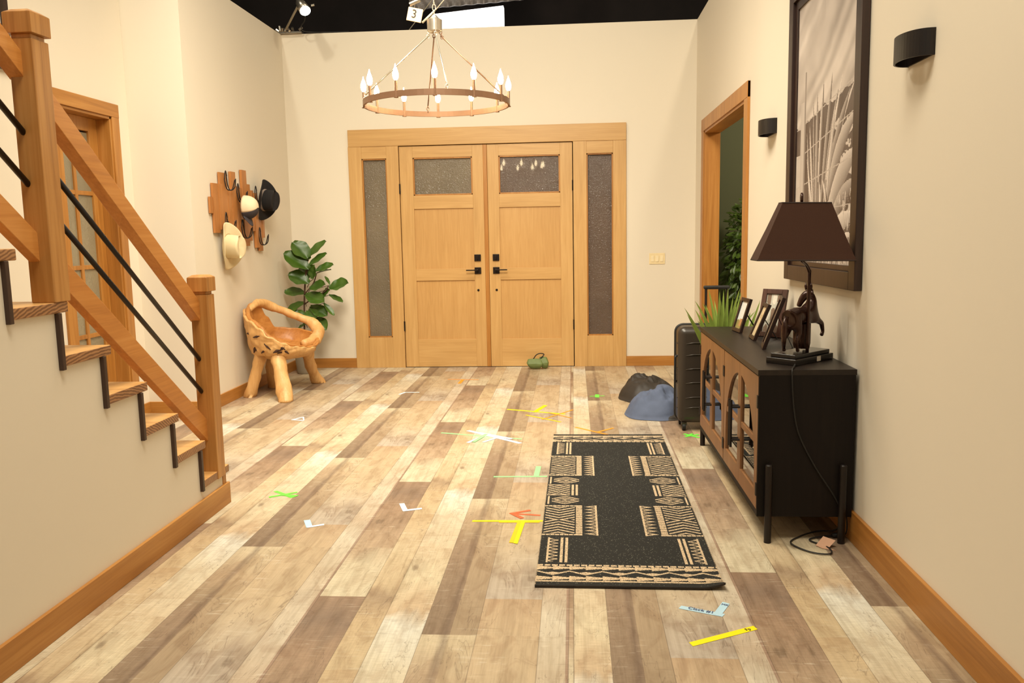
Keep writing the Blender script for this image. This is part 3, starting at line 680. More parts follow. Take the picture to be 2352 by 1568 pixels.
vs, es, rs = chains(body)
def limb(base, pts):
    global vs, es, rs
    prev = base
    for p in pts: vs.append(p[:3]); rs.append(p[3]); es.append((prev, len(vs) - 1)); prev = len(vs) - 1
limb(1, [(-.075, .022, hz + .115, .024), (-.068, .026, hz + .085, .015), (-.098, .027, hz + .055, .0095), (-.092, .027, hz + .022, .007), (-.086, .027, hz + .004, .010)])
limb(1, [(-.068, -.022, hz + .115, .024), (-.055, -.026, hz + .085, .015), (-.078, -.027, hz + .055, .0095), (-.07, -.027, hz + .022, .007), (-.062, -.027, hz + .004, .010)])
limb(4, [(.068, .02, hz + .115, .018), (.066, .022, hz + .075, .011), (.066, .022, hz + .035, .0075), (.07, .022, hz + .004, .010)])
limb(4, [(.094, -.022, hz + .135, .018), (.130, -.026, hz + .118, .012), (.142, -.027, hz + .078, .008), (.128, -.027, hz + .058, .010)])
skin('horse', vs, es, rs, M['bronze'], lp)
G(True).tube([(-.118, 0, hz + .165), (-.132, 0, hz + .12), (-.128, .004, hz + .06), (-.120, .006, hz + .02)], [.010, .013, .011, .004], 10).build('tail', M['bronze'], lp, smooth=True)
g = G(True)
for e in (-1, 1): G(True).tube([(.094, .022 + e * .011, hz + .27), (.094, .024 + e * .014, hz + .288), (.096, .024 + e * .013, hz + .304)], [.006, .0065, .001], 8).build('ear', M['bronze'], lp, smooth=True)
g = G(True)
for i in range(9): t = i / 8; g.tube([(.098 + .008 * math.sin(t * 3) - t * .012, .010 - t * .01, hz + .268 - t * .075), (.082 - t * .015, -.006 - t * .004, hz + .252 - t * .08)], [.008, .003], 7)
g.build('mane', M['bronze'], lp, smooth=True)
prof = []
g = G(True); n_ = 40
g.grid(lambda a, b: ((.040 - .012 * (b > .9)) * (1 + .07 * math.cos(a * 2 * PI * 14)) * math.cos(a * 2 * PI) + .01, (.034) * (1 + .07 * math.cos(a * 2 * PI * 14)) * math.sin(a * 2 * PI), hz + .012 + .112 * (1 - b)), 112, 6, wrap=True)
g.build('fluted_support', M['bronze'], lp, smooth=True)
G(True).tube(smooth_path([(-.0115, -.0416, .046), (-.0115, -.0416, .38), (-.0115, -.0416, .405), (-.07, -.06, .44), (-.15, -.084, .465), (-.1654, -.088, .50), (-.1654, -.088, .705)], 5), .0075, 12).build('pole', M['bronze'], lp, smooth=True)
g = G(True); g.tube([(-.1654 + .014 * math.cos(a), -.088 + .010 * math.cos(a), .722 + .019 * math.sin(a)) for a in [i * 2 * PI / 20 for i in range(21)]], .006, 8); g.build('finial', M['bronze'], lp, smooth=True)
# shade, rectangular, open top and bottom, in world alignment then turned
sm = Matrix.Rotation(-lang, 4, 'Z') @ Matrix.Translation((-.0575, -.180, 0)) @ Matrix.Rotation(math.radians(2), 4, 'Z') @ Matrix.Rotation(math.radians(1.0), 4, 'Y')
def ring_rect(hx, hy, z): return [(-hx, -hy, z), (hx, -hy, z), (hx, hy, z), (-hx, hy, z)]
zb, zt = .463, .703; lv = [(.2035, .060, zb), (.192, .055, zb + .028), (.147, .042, zb + .13), (.101, .030, zt)]
g = G(True); vs_ = []
for hx, hy, z in lv: vs_ += ring_rect(hx, hy, z)
g.add(vs_, [(i * 4 + k, i * 4 + (k + 1) % 4, i * 4 + 4 + (k + 1) % 4, i * 4 + 4 + k) for i in range(3) for k in range(4)]); g.xf(sm)
g.build('lamp_shade', M['shade'], lp, solid=.003)
for hx, hy, z in (lv[0], lv[3]):
    p = ring_rect(hx, hy, z); G(True).tube(p + [p[0]], .0035, 6).xf(sm).build('shade_trim', M['shade_trim'], lp)
# cord down the side of the sideboard and over the floor
cpts = [(.975, 3.68, .772), (.945, 3.60, .766), (.928, 3.556, .762), (.925, 3.545, .73), (.935, 3.546, .6), (.96, 3.546, .48), (1.03, 3.546, .34), (1.12, 3.546, .2), (1.165, 3.58, .1), (1.15, 3.62, .03), (1.08, 3.66, .008), (.99, 3.60, .006), (.93, 3.52, .006), (.985, 3.42, .006), (1.06, 3.40, .006), (1.075, 3.47, .006), (1.02, 3.56, .006), (1.10, 3.60, .008), (1.17, 3.60, .012), (1.185, 3.58, .05), (1.18, 3.61, .16), (1.175, 3.70, .22)]
inv = frame_matrix(lampc, lang).inverted()
g = G(True); g.tube([inv @ p for p in smooth_path(cpts)], .0033, 7); g.tube([inv @ Vector((1.13, 3.60, .012)), inv @ Vector((1.165, 3.60, .014))], .011, 8); g.build('power_cord', M['rubber'], lp, smooth=True)
tag(G().add([(1.03, 3.50, .004), (1.075, 3.47, .0035), (1.11, 3.49, .03), (1.07, 3.53, .034)], [(0, 1, 2, 3)]).add([(1.03, 3.50, .004), (1.075, 3.47, .0035), (1.10, 3.445, .002), (1.05, 3.47, .002)], [(0, 1, 2, 3)]).build('paper_tag', M['paper'], solid=.001), 'small folded pinkish paper tag on the floor beside the lamp cord', 'paper tag')

# ---------------------------------------------------------------- photo frames on the sideboard
def small_print(nx, nz, seed, kind):
    rng = np.random.default_rng(seed); z = np.linspace(0, 1, nz)[:, None]; x = np.linspace(0, 1, nx)[None, :]
    if kind == 0:
        col = np.ones((nz, nx, 3)) * (.62, .66, .66); col[:] = np.where((z > .3)[..., None] & (x > -1)[..., None], (.66, .68, .66), (.3, .26, .12)); hill = z < .22 + .1 * np.sin(x * 6); col[hill] = (.26, .22, .08)
        b = (np.abs(x - .65) < .2) & (z < .35) & (z > .08); col[b] = (.42, .22, .1)
    elif kind == 1:
        col = np.ones((nz, nx, 3)) * (.74, .58, .36); b = (np.abs(x - .4) < .12) & (np.abs(z - .68) < .06); col[b] = (.5, .36, .2)
    elif kind == 2:
        col = np.ones((nz, nx, 3)) * (.52, .5, .42); n = np.sin(x * 9) * np.cos(z * 7); col[n > .3] = (.2, .13, .09); col[(n < -.4)] = (.72, .66, .56)
    else:
        col = np.ones((nz, nx, 3)) * (.42, .3, .2); col[(np.abs(x - .5) < .25) & (z > .2)] = (.14, .09, .07)
    return np.clip(col * (.92 + .12 * rng.random((nz, nx, 1))), 0, 1)
def print_mesh(name, parent, w, h, col, mat, x0=0., z0=0., y=0., thick=.002):
    nz, nx = col.shape[:2]
    vs = [(x0 + w * i / nx, y, z0 + h * j / nz) for j in range(nz + 1) for i in range(nx + 1)]
    fs = [(j * (nx + 1) + i, j * (nx + 1) + i + 1, (j + 1) * (nx + 1) + i + 1, (j + 1) * (nx + 1) + i) for j in range(nz) for i in range(nx)]
    k = len(vs); vs += [(x0, y + thick, z0), (x0 + w, y + thick, z0), (x0 + w, y + thick, z0 + h), (x0, y + thick, z0 + h)]; fs.append((k, k + 3, k + 2, k + 1))
    me = bpy.data.meshes.new(name); me.from_pydata(vs, [], fs); ca = me.color_attributes.new('Col', 'FLOAT_COLOR', 'CORNER')
    full = np.ones((len(fs), 4, 4), np.float32); full[:nx * nz, :, :3] = col.reshape(-1, 1, 3); full[nx * nz:, :, :3] = .1
    ca.data.foreach_set('color', full.ravel()); me.materials.append(mat)
    o = bpy.data.objects.new(name, me); C.objects.link(o); o.parent = parent; return o
def photo_frame(near, far, h, lean, label, mat, seed, kind, fw=.022, th=.018):
    # bottom front edge runs from near to far; the picture faces left (towards -x)
    a, b = Vector((*far, CZ1)), Vector((*near, CZ1)); w = (b - a).length; ang = math.atan2((b - a).y, (b - a).x)
    root = empty('photo_frame', a, label, 'photo frame', 'small picture frames on the sideboard', rz=ang)
    # local: x along the bottom edge, -y is the front, leaning back by rotating about x
    Rl = Matrix.Translation((0, 0, .003)) @ Matrix.Rotation(-lean, 4, 'X')
    g = G(True)
    for x0, x1, z0, z1 in ((0, fw, 0, h), (w - fw, w, 0, h), (fw, w - fw, 0, fw), (fw, w - fw, h - fw, h)): g.box(x0, x1, 0, th, z0, z1)
    g.xf(Rl); g.build('frame', mat, root, bevel=.002)
    p = print_mesh('photo_print', root, w - 2 * fw, h - 2 * fw, small_print(20, 30, seed, kind), M['photo'], fw, fw, th * .45); p.data.transform(Rl)
    g = G(True).box(fw * .6, w - fw * .6, th * .75, th, fw * .6, h - fw * .6); g.xf(Rl); g.build('backing', M['rubber'], root)
    top = Rl @ Vector((w / 2, th, h * .62)); G(True).hexa([(w / 2 - .014, top.y + .075, 0), (w / 2 + .014, top.y + .075, 0), (w / 2 + .014, top.y + .079, 0), (w / 2 - .014, top.y + .079, 0), (w / 2 - .008, top.y, top.z), (w / 2 + .008, top.y, top.z), (w / 2 + .008, top.y + .004, top.z), (w / 2 - .008, top.y + .004, top.z)]).build('easel_strut', M['rubber'], root)
    return root
photo_frame((.955, 4.835), (.938, 4.985), .205, math.radians(17), 'dark photo frame farthest from the lamp, beside the spiky plant', M['pic_frame'], 1, 0)
photo_frame((.962, 4.50), (.968, 4.65), .21, math.radians(22), 'dark slim photo frame with a pale print, second from the plant', M['pic_frame'], 2, 1)
photo_frame((1.13, 4.60), (1.02, 4.70), .27, math.radians(15), 'taller brown photo frame standing behind the two slim frames', M['brown_frame'], 3, 2, .028)
photo_frame((.935, 4.165), (.965, 4.33), .275, math.radians(20), 'dark photo frame seen edge on, nearest the horse lamp', M['pic_frame'], 4, 3)

# ---------------------------------------------------------------- large framed agave photograph
def agave_art(nx=260, nz=300):
    rng = np.random.default_rng(11); zz, xx = np.meshgrid(np.linspace(0, 1, nz), np.linspace(0, 1, nx), indexing='ij')   # x: 0 = left (far end), z up
    g = np.zeros((nz, nx))
    def fb(sx, sz, seed, oc=4):
        r = np.random.default_rng(seed); out = np.zeros((nz, nx)); a = 1
        for o_ in range(oc):
            gx, gz = int(sx * 2 ** o_) + 2, int(sz * 2 ** o_) + 2; t = r.random((gz, gx)); px, pz = xx * (gx - 1.001), zz * (gz - 1.001)
            i, j = px.astype(int), pz.astype(int); fx, fz = px - i, pz - j; fx = fx * fx * (3 - 2 * fx); fz = fz * fz * (3 - 2 * fz)
            out += a * ((t[j, i] * (1 - fx) + t[j, i + 1] * fx) * (1 - fz) + (t[j + 1, i] * (1 - fx) + t[j + 1, i + 1] * fx) * fz); a *= .5
        return out / 2
    # rotated cloud streaks
    s_ = xx * .5 + zz; d_ = xx - zz * .6; r = np.random.default_rng(5); t1 = r.random(64); t2 = r.random(400)
    def interp(tab, v): v = np.clip(v, 0, len(tab) - 1.001); i = v.astype(int); f = v - i; f = f * f * (3 - 2 * f); return tab[i] * (1 - f) + tab[i + 1] * f
    cl = fb(3, 5, 2) * .6 + interp(t1, (zz - xx * .45 + fb(2, 3, 9) * .12 + .8) * 22) * .4
    g = .34 + .62 * cl; g = np.clip(g, 0, .86); g -= .16 * np.clip((zz - .85) * 6, 0, 1) * (xx < .5)
    dark = zz < (.50 + .07 * xx + .05 * fb(9, 3, 4)); g = np.where(dark, .05 + .16 * fb(14, 10, 7), g)
    fog = (zz < .42) & (xx < .1); g = np.where(fog, .55 + .2 * fb(12, 14, 8), g)
    bush = (xx > .7) & (zz < .5) & (zz > .12) & (fb(26, 60, 12) > .52); g = np.where(bush, .72, g)
    def blade(bx, bz, tx, tz, w, tone, curve=0.0, edge=.25):
        nonlocal g
        px, pz = xx - bx, (zz - bz); dx, dz = tx - bx, tz - bz; L = math.hypot(dx, dz); ux, uz = dx / L, dz / L
        a = (px * ux + pz * uz) / L; b = (-px * uz + pz * ux) - curve * np.sin(np.clip(a, 0, 1) * PI)
        ww = w * np.clip(np.sin(np.clip(a * .86 + .14, 0, 1) * PI) ** .75, 0, 1); m = (a > 0) & (a < 1) & (np.abs(b) < ww)
        g = np.where(m, tone + edge * (b / (ww + 1e-5)) + .05 * rng.random(g.shape), g)
    for (bx, bz, tx, tz, w, tone, cv) in [(.40, .17, .32, .60, .020, .30, .0), (.42, .2, .39, .63, .028, .36, .0), (.45, .2, .50, .66, .022, .28, .0), (.5, .22, .64, .67, .028, .34, .0), (.55, .2, .74, .60, .03, .30, .02),
            (.36, .2, .26, .52, .018, .62, .0), (.44, .3, .47, .60, .012, .72, .0), (.58, .3, .80, .64, .014, .74, .01), (.62, .3, .98, .60, .016, .70, .02), (.3, .2, .21, .50, .012, .5, .0), (.7, .3, .9, .5, .012, .8, .0), (.56, .22, .92, .58, .03, .30, .03), (.6, .24, 1.02, .50, .042, .44, .04), (.6, .26, .70, .56, .022, .6, .0), (.62, .18, 1.05, .38, .05, .52, .03), (.66, .14, 1.05, .28, .04, .35, .02),
            (.4, .1, .22, .40, .014, .72, .0), (.42, .08, .24, .22, .015, .70, .0), (.5, .12, .47, .3, .02, .75, .0), (.52, .3, .6, .2, .012, .7, .0), (.66, .10, 1.02, .17, .035, .66, .01), (.8, .05, 1.0, .10, .035, .62, .0)]:
        blade(bx, bz, tx, tz, w, tone, cv)
    for z0, sl in ((.52, .09), (.405, .10), (.29, .07), (.185, .02), (.09, -.04)):
        m = np.abs(zz - z0 - sl * xx) < .0022; g = np.where(m, .6, g)
    post = (np.abs(xx - .125) < .042) & (zz < .62); g = np.where(post, .55 + .12 * fb(30, 4, 6) - .12 * (xx > .15), g); post2 = (np.abs(xx - .168) < .012) & (zz < .73); g = np.where(post2, .34, g)
    grass = zz < .085 + .03 * fb(20, 2, 3); gr = .3 + .6 * (fb(90, 18, 21) > .5) * fb(60, 12, 22); g = np.where(grass & ~post, gr, g)
    low = (xx > .55) & (zz < .16 + .1 * xx) & (fb(70, 40, 31) > .56); g = np.where(low, .7, g)
    g = np.clip(g, 0, 1)[..., None]
    dk = np.array([.055, .028, .018]); lt = np.array([.86, .76, .68]); return dk + (lt - dk) * g ** 1.25
PY0, PY1, PZ0, PZ1 = 3.57, 4.74, 1.085, 2.62
PX = XR - .035
pc = empty('framed_photograph', (XR, (PY0 + PY1) / 2, PZ0), 'large dark framed sepia photograph of agave leaves on the right wall', 'picture')
tl = math.radians(.55)
TM = Matrix.Translation((0, (PY0 + PY1) / 2, PZ0)) @ Matrix.Rotation(-tl, 4, 'X') @ Matrix.Translation((0, -(PY0 + PY1) / 2, -PZ0))
fwid = .078
g = G()
for y0, y1, z0, z1 in ((PY0, PY0 + fwid, PZ0, PZ1), (PY1 - fwid, PY1, PZ0, PZ1), (PY0 + fwid, PY1 - fwid, PZ0, PZ0 + fwid), (PY0 + fwid, PY1 - fwid, PZ1 - fwid, PZ1)): g.box(PX, XR - .002, y0, y1, z0, z1)
g.xf(TM); fr = g.build('frame', M['pic_frame'], pc, bevel=.003)
g = G(); a = fwid; b = fwid + .045
for y0, y1, z0, z1 in ((PY0 + a, PY0 + b, PZ0 + a, PZ1 - a), (PY1 - b, PY1 - a, PZ0 + a, PZ1 - a), (PY0 + b, PY1 - b, PZ0 + a, PZ0 + b - .02), (PY0 + b, PY1 - b, PZ1 - b, PZ1 - a)): g.box(PX + .016, XR - .003, y0, y1, z0, z1)
g.xf(TM); g.build('inner_liner', M['pic_frame'], fr, bevel=.002)
art = agave_art(); p = print_mesh('photo_print', pc, PY1 - PY0 - 2 * b + .01, PZ1 - PZ0 - 2 * b + .035, art, M['print'])
p.data.transform(Matrix.Translation(-Vector(pc.location)) @ TM @ Matrix.Translation((PX + .024, PY1 - b + .005, PZ0 + b - .025)) @ Matrix.Rotation(-PI / 2, 4, 'Z'))

# sconces
def sconce(y0, zc, label):
    w, d, h = .225, .082, .088; r = empty('wall_sconce', (XR, y0 + w / 2, zc), label, 'wall sconce', 'black curved wall sconces')
    N = 24; t = .006
    def prof(k): return [(-(d - k) * math.sin(PI * i / N) ** .8 + 0, (w / 2 - k) * math.cos(PI * i / N)) for i in range(N + 1)]
    o_, i_ = prof(0), prof(t); vs = []
    for z in (-h / 2, h / 2):
        for L_ in (o_, i_): vs += [(x, y, z - (.0)) for x, y in L_]
    n = N + 1; fs = []
    for k in range(N): fs += [(k, k + 1, 2 * n + k + 1, 2 * n + k), (n + k, 3 * n + k, 3 * n + k + 1, n + k + 1), (k, n + k, n + k + 1, k + 1), (2 * n + k, 2 * n + k + 1, 3 * n + k + 1, 3 * n + k)]
    G(True).add(vs, fs).build('curved_shade', M['black_metal'], r, smooth=False)
    G(True).box(-.006, 0, -w / 2, w / 2, -h / 2 + .001, h / 2 - .001).build('back_plate', M['black_metal'], r)
    G(True).tube([(-.035, -.05, 0), (-.035, .05, 0)], .014, 12).build('lamp_socket', M['steel'], r)
sconce(2.955, 1.968, 'black curved wall sconce nearest the camera on the right wall')
sconce(5.115, 1.962, 'black curved wall sconce between the doorway and framed photograph')

# ---------------------------------------------------------------- chandelier
cc = Vector((-.837, 5.25, 2.165)); ch = empty('chandelier', cc, 'round wagon wheel chandelier with twelve lit candle bulbs', 'chandelier')
RR = .448
g = G(True); N = 72
g.grid(lambda a, b: ((RR + (.006 if 0.2 < b < .8 else -.006)) * math.cos(a * 2 * PI), (RR + (.006 if 0.2 < b < .8 else -.006)) * math.sin(a * 2 * PI), (-.016, -.016, .016, .016, -.016)[round(b * 4)]), N, 5, wrap=True)
# explicit ring section
g = G(True); sec = [(RR - .006, -.017), (RR + .006, -.017), (RR + .006, .017), (RR - .006, .017), (RR - .006, -.017)]
g.grid(lambda a, b: (sec[round(b * 4)][0] * math.cos(a * 2 * PI), sec[round(b * 4)][0] * math.sin(a * 2 * PI), sec[round(b * 4)][1]), N, 5, wrap=True)
g.build('ring', M['bronze_ring'], ch, merge=True)
def candle(parent, ang):
    x, y = RR * math.sin(ang), RR * math.cos(ang)
    s_ = G(True).lathe([(.0085, -.02), (.0085, .075), (.0, .075)], (x, y, .0), 14).lathe([(.014, -.022), (.014, -.017)], (x, y, 0), 14).build('candle_sleeve', M['bronze_ring'], parent, smooth=False)
    G(True).lathe([(.006, .075), (.014, .085), (.0175, .10), (.0165, .118), (.010, .138), (.0045, .152), (.0015, .165), (0, .168)], (x, y, 0), 16).build('bulb', M['bulb'], s_, smooth=True)
for k in range(12): candle(ch, math.radians(30 * k - 8))
hub = G(True).lathe([(0, .425), (.026, .425), (.045, .435), (.047, .50), (.03, .51), (.012, .53), (0, .53)], (0, 0, 0), 28).build('hub', M['steel'], ch, smooth=False)
for k in range(4):
    a = math.radians(73 + 90 * k); x, y = math.sin(a), math.cos(a)
    g = G(True).tube([(.035 * x, .035 * y, .41), ((RR - .01) * x, (RR - .01) * y, .045)], .0042, 8)
    for q in range(3):
        rr_, zz_ = .036 + .004 * q, .428 - .014 * q; g.tube([(rr_ * x + .009 * math.cos(t) * (y if q % 2 else x), rr_ * y + .009 * math.cos(t) * (-x if q % 2 else y), zz_ + .011 * math.sin(t)) for t in [i * 2 * PI / 12 for i in range(13)]], .0022, 6)
        rr_, zz_ = RR - .004 - .004 * q, .02 + .014 * q; g.tube([(rr_ * x + .009 * math.cos(t) * (y if q % 2 else x), rr_ * y + .009 * math.cos(t) * (-x if q % 2 else y), zz_ + .011 * math.sin(t)) for t in [i * 2 * PI / 12 for i in range(13)]], .0022, 6)
    g.build('suspension_rod', M['steel'] if k in (1, 2) else M['bronze_ring'], ch, smooth=True)
g = G(True); z = .53
for q in range(46): z = .54 + q * .034; g.tube([(.010 * math.cos(t) * (q % 2), .010 * math.cos(t) * (1 - q % 2), z + .02 * math.sin(t)) for t in [i * 2 * PI / 12 for i in range(13)]], .0026, 6)
g.tube([(0, 0, 2.1), (0, 0, 5.33)], .004, 6); g.tube([(-.075, -.0, .488), (.0, .02, .56)], .007, 6); g.tube([(.01, .0, .56), (.16, .05, .74), (.3, .1, .95), (.9, .3, 5.33)], .0035, 6)
g.build('hanging_chain', M['rope'], ch, smooth=True)
# numbered tag
tg = empty('wooden_tag', (-.955, 5.24, 2.70), 'small square plywood tag marked 3 hanging beside the chandelier hub', 'tag')
tmx = Matrix.Rotation(math.radians(13), 4, 'Y')
G(True).box(-.046, .046, -.004, .004, -.042, .038).xf(tmx).build('board', M['tag'], tg, bevel=.002)
text_mesh('3', .07, 'number', M['ink'], None, Matrix.Identity(4)).parent = tg
bpy.data.objects['number'].data.transform(tmx @ Matrix.Translation((-.004, -.0055, 0)) @ Matrix.Rotation(PI / 2, 4, 'X'))
G(True).tube([(0, 0, .04), (.02, .0, .3), (.03, .02, 4.79)], .002, 6).tube([(-.03, 0, .06), (.035, 0, .085)], .012, 8).build('hanging_wire', M['steel'], tg)

# studio fittings above the set walls
sb = empty('lit_quilt', (-1.1, 9.2, 4.3), 'white quilted fabric behind the back wall, its lit look put in as glow', 'studio light')
G().add([(-1.47, 9.2, 3.2), (-.72, 9.2, 3.2), (-.72, 9.2, 3.77), (-1.47, 9.2, 3.71), (-1.47, 9.32, 3.2), (-.72, 9.32, 3.2), (-.72, 9.32, 3.77), (-1.47, 9.32, 3.71)], [(0, 1, 2, 3), (5, 4, 7, 6), (0, 4, 5, 1), (3, 2, 6, 7), (0, 3, 7, 4), (1, 5, 6, 2)]).build('diffuser', M['quilt_glow'], sb)
g = G().grid(lambda a, b: (-1.72 + 1.22 * a, 9.15 - .45 * b * .3 + .012 * math.sin(a * 60) * math.cos(b * 50), 3.745 + .06 * a + b * 2.2), 80, 90)
g.build('quilted_skirt', M['grey_quilt'], sb, solid=.02)
G().tube([(-1.1, 9.1, 5.9), (-1.1, 9.1, 7.5)], .02, 8).build('hanger', M['rope'], sb)
sp = empty('stage_spotlight', (-2.52, 8.12, 3.62), 'small bright stage spotlight clamped above the back left corner', 'studio light')
G().tube([(-2.54, 8.1, 3.66), (-2.575, 8.06, 3.62), (-2.56, 8.04, 3.56), (-2.50, 7.98, 3.475)], [.02, .032, .045, .055], 16).build('housing', M['steel'], sp, smooth=True)
G().tube([(-2.4995, 7.979, 3.474), (-2.4975, 7.976, 3.47)], .05, 18).build('lens', M['spot_lens'], sp)
G().box(-2.56, -2.50, 7.99, 8.0, 3.50, 3.56).build('barn_door', M['steel'], sp)
G().tube([(-2.575, 8.06, 3.64), (-2.60, 8.1, 3.56), (-2.59, 8.1, 3.54)], .008, 8).build('hook_clamp', M['steel'], sp)
G().tube([(-2.45, 8.02, 3.53), (-2.42, 8.02, 3.535)], .01, 8).build('yoke', M['steel'], sp)
pl = empty('support_pipe', (-2.84, 8.36, 3.36), 'thin diagonal pipe clamped on the back left wall corner', 'pipe')
G().tube([(-2.81, 8.33, 3.40), (-2.50, 8.10, 3.72), (-1.6, 7.4, 4.7)], .011, 8).build('pipe', M['rope'], pl, smooth=True)
g = G()
for i in range(9): a = random.uniform(-.10, .13); g.tube([(-2.80 + a, 8.35 + random.uniform(-.03, .04), 3.375 + abs(a) * .1), (-2.80 + a + random.uniform(-.03, .03), 8.34, 3.40 + random.uniform(0, .035))], .013, 7)
g.box(-2.9, -2.66, 8.34, 8.42, 3.362, 3.378); g.build('clamp', M['steel'], pl)
tag(G().tube(smooth_path([(-2.52, 8.1, 3.55), (-2.58, 8.2, 3.44), (-2.63, 8.25, 3.40), (-2.60, 8.36, 3.372), (-2.2, 8.4, 3.37)]), .006, 6).build('spotlight_cable', M['rubber'], smooth=True), 'thin dark cable running from the spotlight over the wall top', 'cable')
tag(G().tube([(-1.6, 8.43, 3.37), (-1.1, 8.43, 3.95), (-.4, 8.5, 4.9)], .004, 6).build('safety_line', M['rope'], smooth=True), 'thin slanting line in the dark above the back wall', 'cable')

# ---------------------------------------------------------------- suitcase
SXa, SXb, SYa, SYb = .700, 1.165, 5.565, 5.835
su = empty('suitcase', ((SXa + SXb) / 2, (SYa + SYb) / 2, 0), 'charcoal hard shell suitcase with raised handle beyond the sideboard', 'suitcase')
def shell(y0, y1, z0, z1, x0, x1, nm, ins=.0):
    o = G().box(x0, x1, y0, y1, z0, z1).build(nm, M['suit'], su, bevel=.05, seg=6, smooth=True); return o
s1 = shell(SYa, SYb, .055, .715, SXa, SXb, 'shell')
g = G()
for z in (.16, .23, .33, .425, .52, .60):
    g.tube([(SXa + .05, SYa + .001, z), (SXa + .10, SYa - .003, z + .008), (SXb - .1, SYa - .003, z + .008), (SXb - .05, SYa + .001, z)], .0035, 8)
    g.tube([(SXa - .001, SYa + .04, z), (SXa - .001, SYa + .09, z)], .003, 8)
g.build('shell_rib', M['suit'], s1, smooth=True)
ym = SYa + .155
g = G(); pts = []
for cx_, cz_, a0 in ((SXb - .05, .665, 0), (SXa + .05, .665, 90), (SXa + .05, .105, 180), (SXb - .05, .105, 270)):
    for i in range(7): a = math.radians(a0 + i * 15); pts.append((cx_ + .052 * math.cos(a), ym, cz_ + .052 * math.sin(a)))
pts.append(pts[0]); g.tube(pts, .0085, 8); g.build('zip_band', M['rubber'], su, smooth=True)
G().tube([(SXa - .002, ym - .085, .33), (SXa - .012, ym - .085, .345), (SXa - .012, ym - .085, .50), (SXa - .002, ym - .085, .515)], .006, 10, flat=1.4).build('side_handle', M['rubber'], su, smooth=True)
for x in (.915, 1.06): G().tube([(x, SYb - .035, .70), (x, SYb - .035, .955)], .009, 10).build('handle_tube', M['black_metal'], su)
G().box(.898, 1.075, SYb - .053, SYb - .019, .950, .975).build('handle_grip', M['rubber'], su, bevel=.008)
for x in (SXa + .045, SXb - .045):
    for y in (SYa + .04, SYb - .04):
        w = G().tube([(x - .011, y, .026), (x + .011, y, .026)], .026, 20).build('wheel', M['rubber'], su, bevel=.003)
        G().box(x - .018, x + .018, y - .016, y + .016, .036, .062).build('wheel_housing', M['suit'], w, bevel=.004)

# ---------------------------------------------------------------- cloth heaps and shot bag
def heap(name, cx_, cy_, rx, ry, h, seed, mat, label, cat, folds=9, rot=0, skew=.0):
    o0 = Vector((seed * 3.1, seed * 1.7, 0))
    def fn(a, b):
        t = a * 2 * PI; r = b
        edge = 1 + .14 * noise.noise(o0 + Vector((math.cos(t) * 1.4, math.sin(t) * 1.4, 3)))
        x = rx * r * edge * math.cos(t); y = ry * r * edge * math.sin(t)
        z = h * (1 - r ** 2.4) ** .75 * (1 + skew * x / rx) if r < 1 else 0
        n = noise.fractal(o0 + Vector((x * 7, y * 7, 0)), 1.0, 2.0, 4)
        z *= 1 + .24 * n; z += .010 * math.sin(folds * (x * math.cos(.6) + y * math.sin(.6)) * 3.2 + 5 * n) * min(1, (1 - r) * 5)
        xr, yr = x * math.cos(rot) - y * math.sin(rot), x * math.sin(rot) + y * math.cos(rot)
        return (cx_ + xr, cy_ + yr, max(z, 0.0) + .003)
    g = G().grid(fn, 72, 26, wrap=True); n = len(g.v); g.f.append(tuple(range(n - 72, n))[::-1]); g.m.append(0)
    o = g.build(name, mat, None, smooth=True); return tag(o, label, cat)
heap('black_jacket', .60, 6.72, .235, .26, .175, 2, M['black_cloth'], 'crumpled black jacket on the floor left of the suitcase', 'jacket', 6, .2, -.15)
heap('blue_bag', .60, 6.13, .225, .26, .185, 5, M['blue_cloth'], 'slate blue cloth bundle on the floor beside the suitcase', 'cloth bundle', 3, -.2, .35)
fold_ = heap('dark_fold', .675, 5.985, .13, .10, .075, 9, M['black_cloth'], 'x', 'x', 3, .1)  # low black heap at the front foot of the blue bundle
for k_ in ('label', 'category'): del fold_[k_]
fold_.parent = bpy.data.objects['blue_bag']
sbg = empty('shot_bag', (-.36, 8.22, 0), 'small green weighted saddle bag with black strap at the double doors', 'weight bag')
def lobe(cx_, cy_, rx, ry, h, seed, lean):
    g = G()
    def fn(a, b):
        t = a * 2 * PI; r = min(1, math.sin(PI * (b * .98 + .01)) ** .45); n = noise.fractal(Vector((math.cos(t) * 2 + seed, math.sin(t) * 2, b * 4)), 1, 2, 3) * .07
        top = 1 - .55 * max(0, b - .55) / .45
        c_, s_ = math.cos(t), math.sin(t); sq = 1 / max(abs(c_), abs(s_)) ** .75; fl = .82 + .32 * min(1, b * 2.2); return (cx_ + rx * (.55 + .45 * r) * min(1, b * 40, (1 - b) * 40 + .0) * sq * (1 + n) * c_ * fl + lean * b, cy_ + ry * r * top * sq * (1 + n) * s_, .004 + h * b * (1 - .10 * abs(c_) * 0))
    return g.grid(fn, 40, 20, wrap=True)
lobe(-.385, 8.20, .070, .045, .105, 1, -.010).build('bag_pouch', M['green_cloth'], sbg, smooth=True)
lobe(-.290, 8.225, .040, .05, .12, 4, -.022).build('bag_pouch', M['green_cloth'], sbg, smooth=True)
G().tube(smooth_path([(-.405, 8.2, .105), (-.375, 8.2, .145), (-.335, 8.21, .158), (-.30, 8.22, .145), (-.335, 8.20, .11)]), .010, 8, flat=.5).build('strap', M['rubber'], sbg, smooth=True)

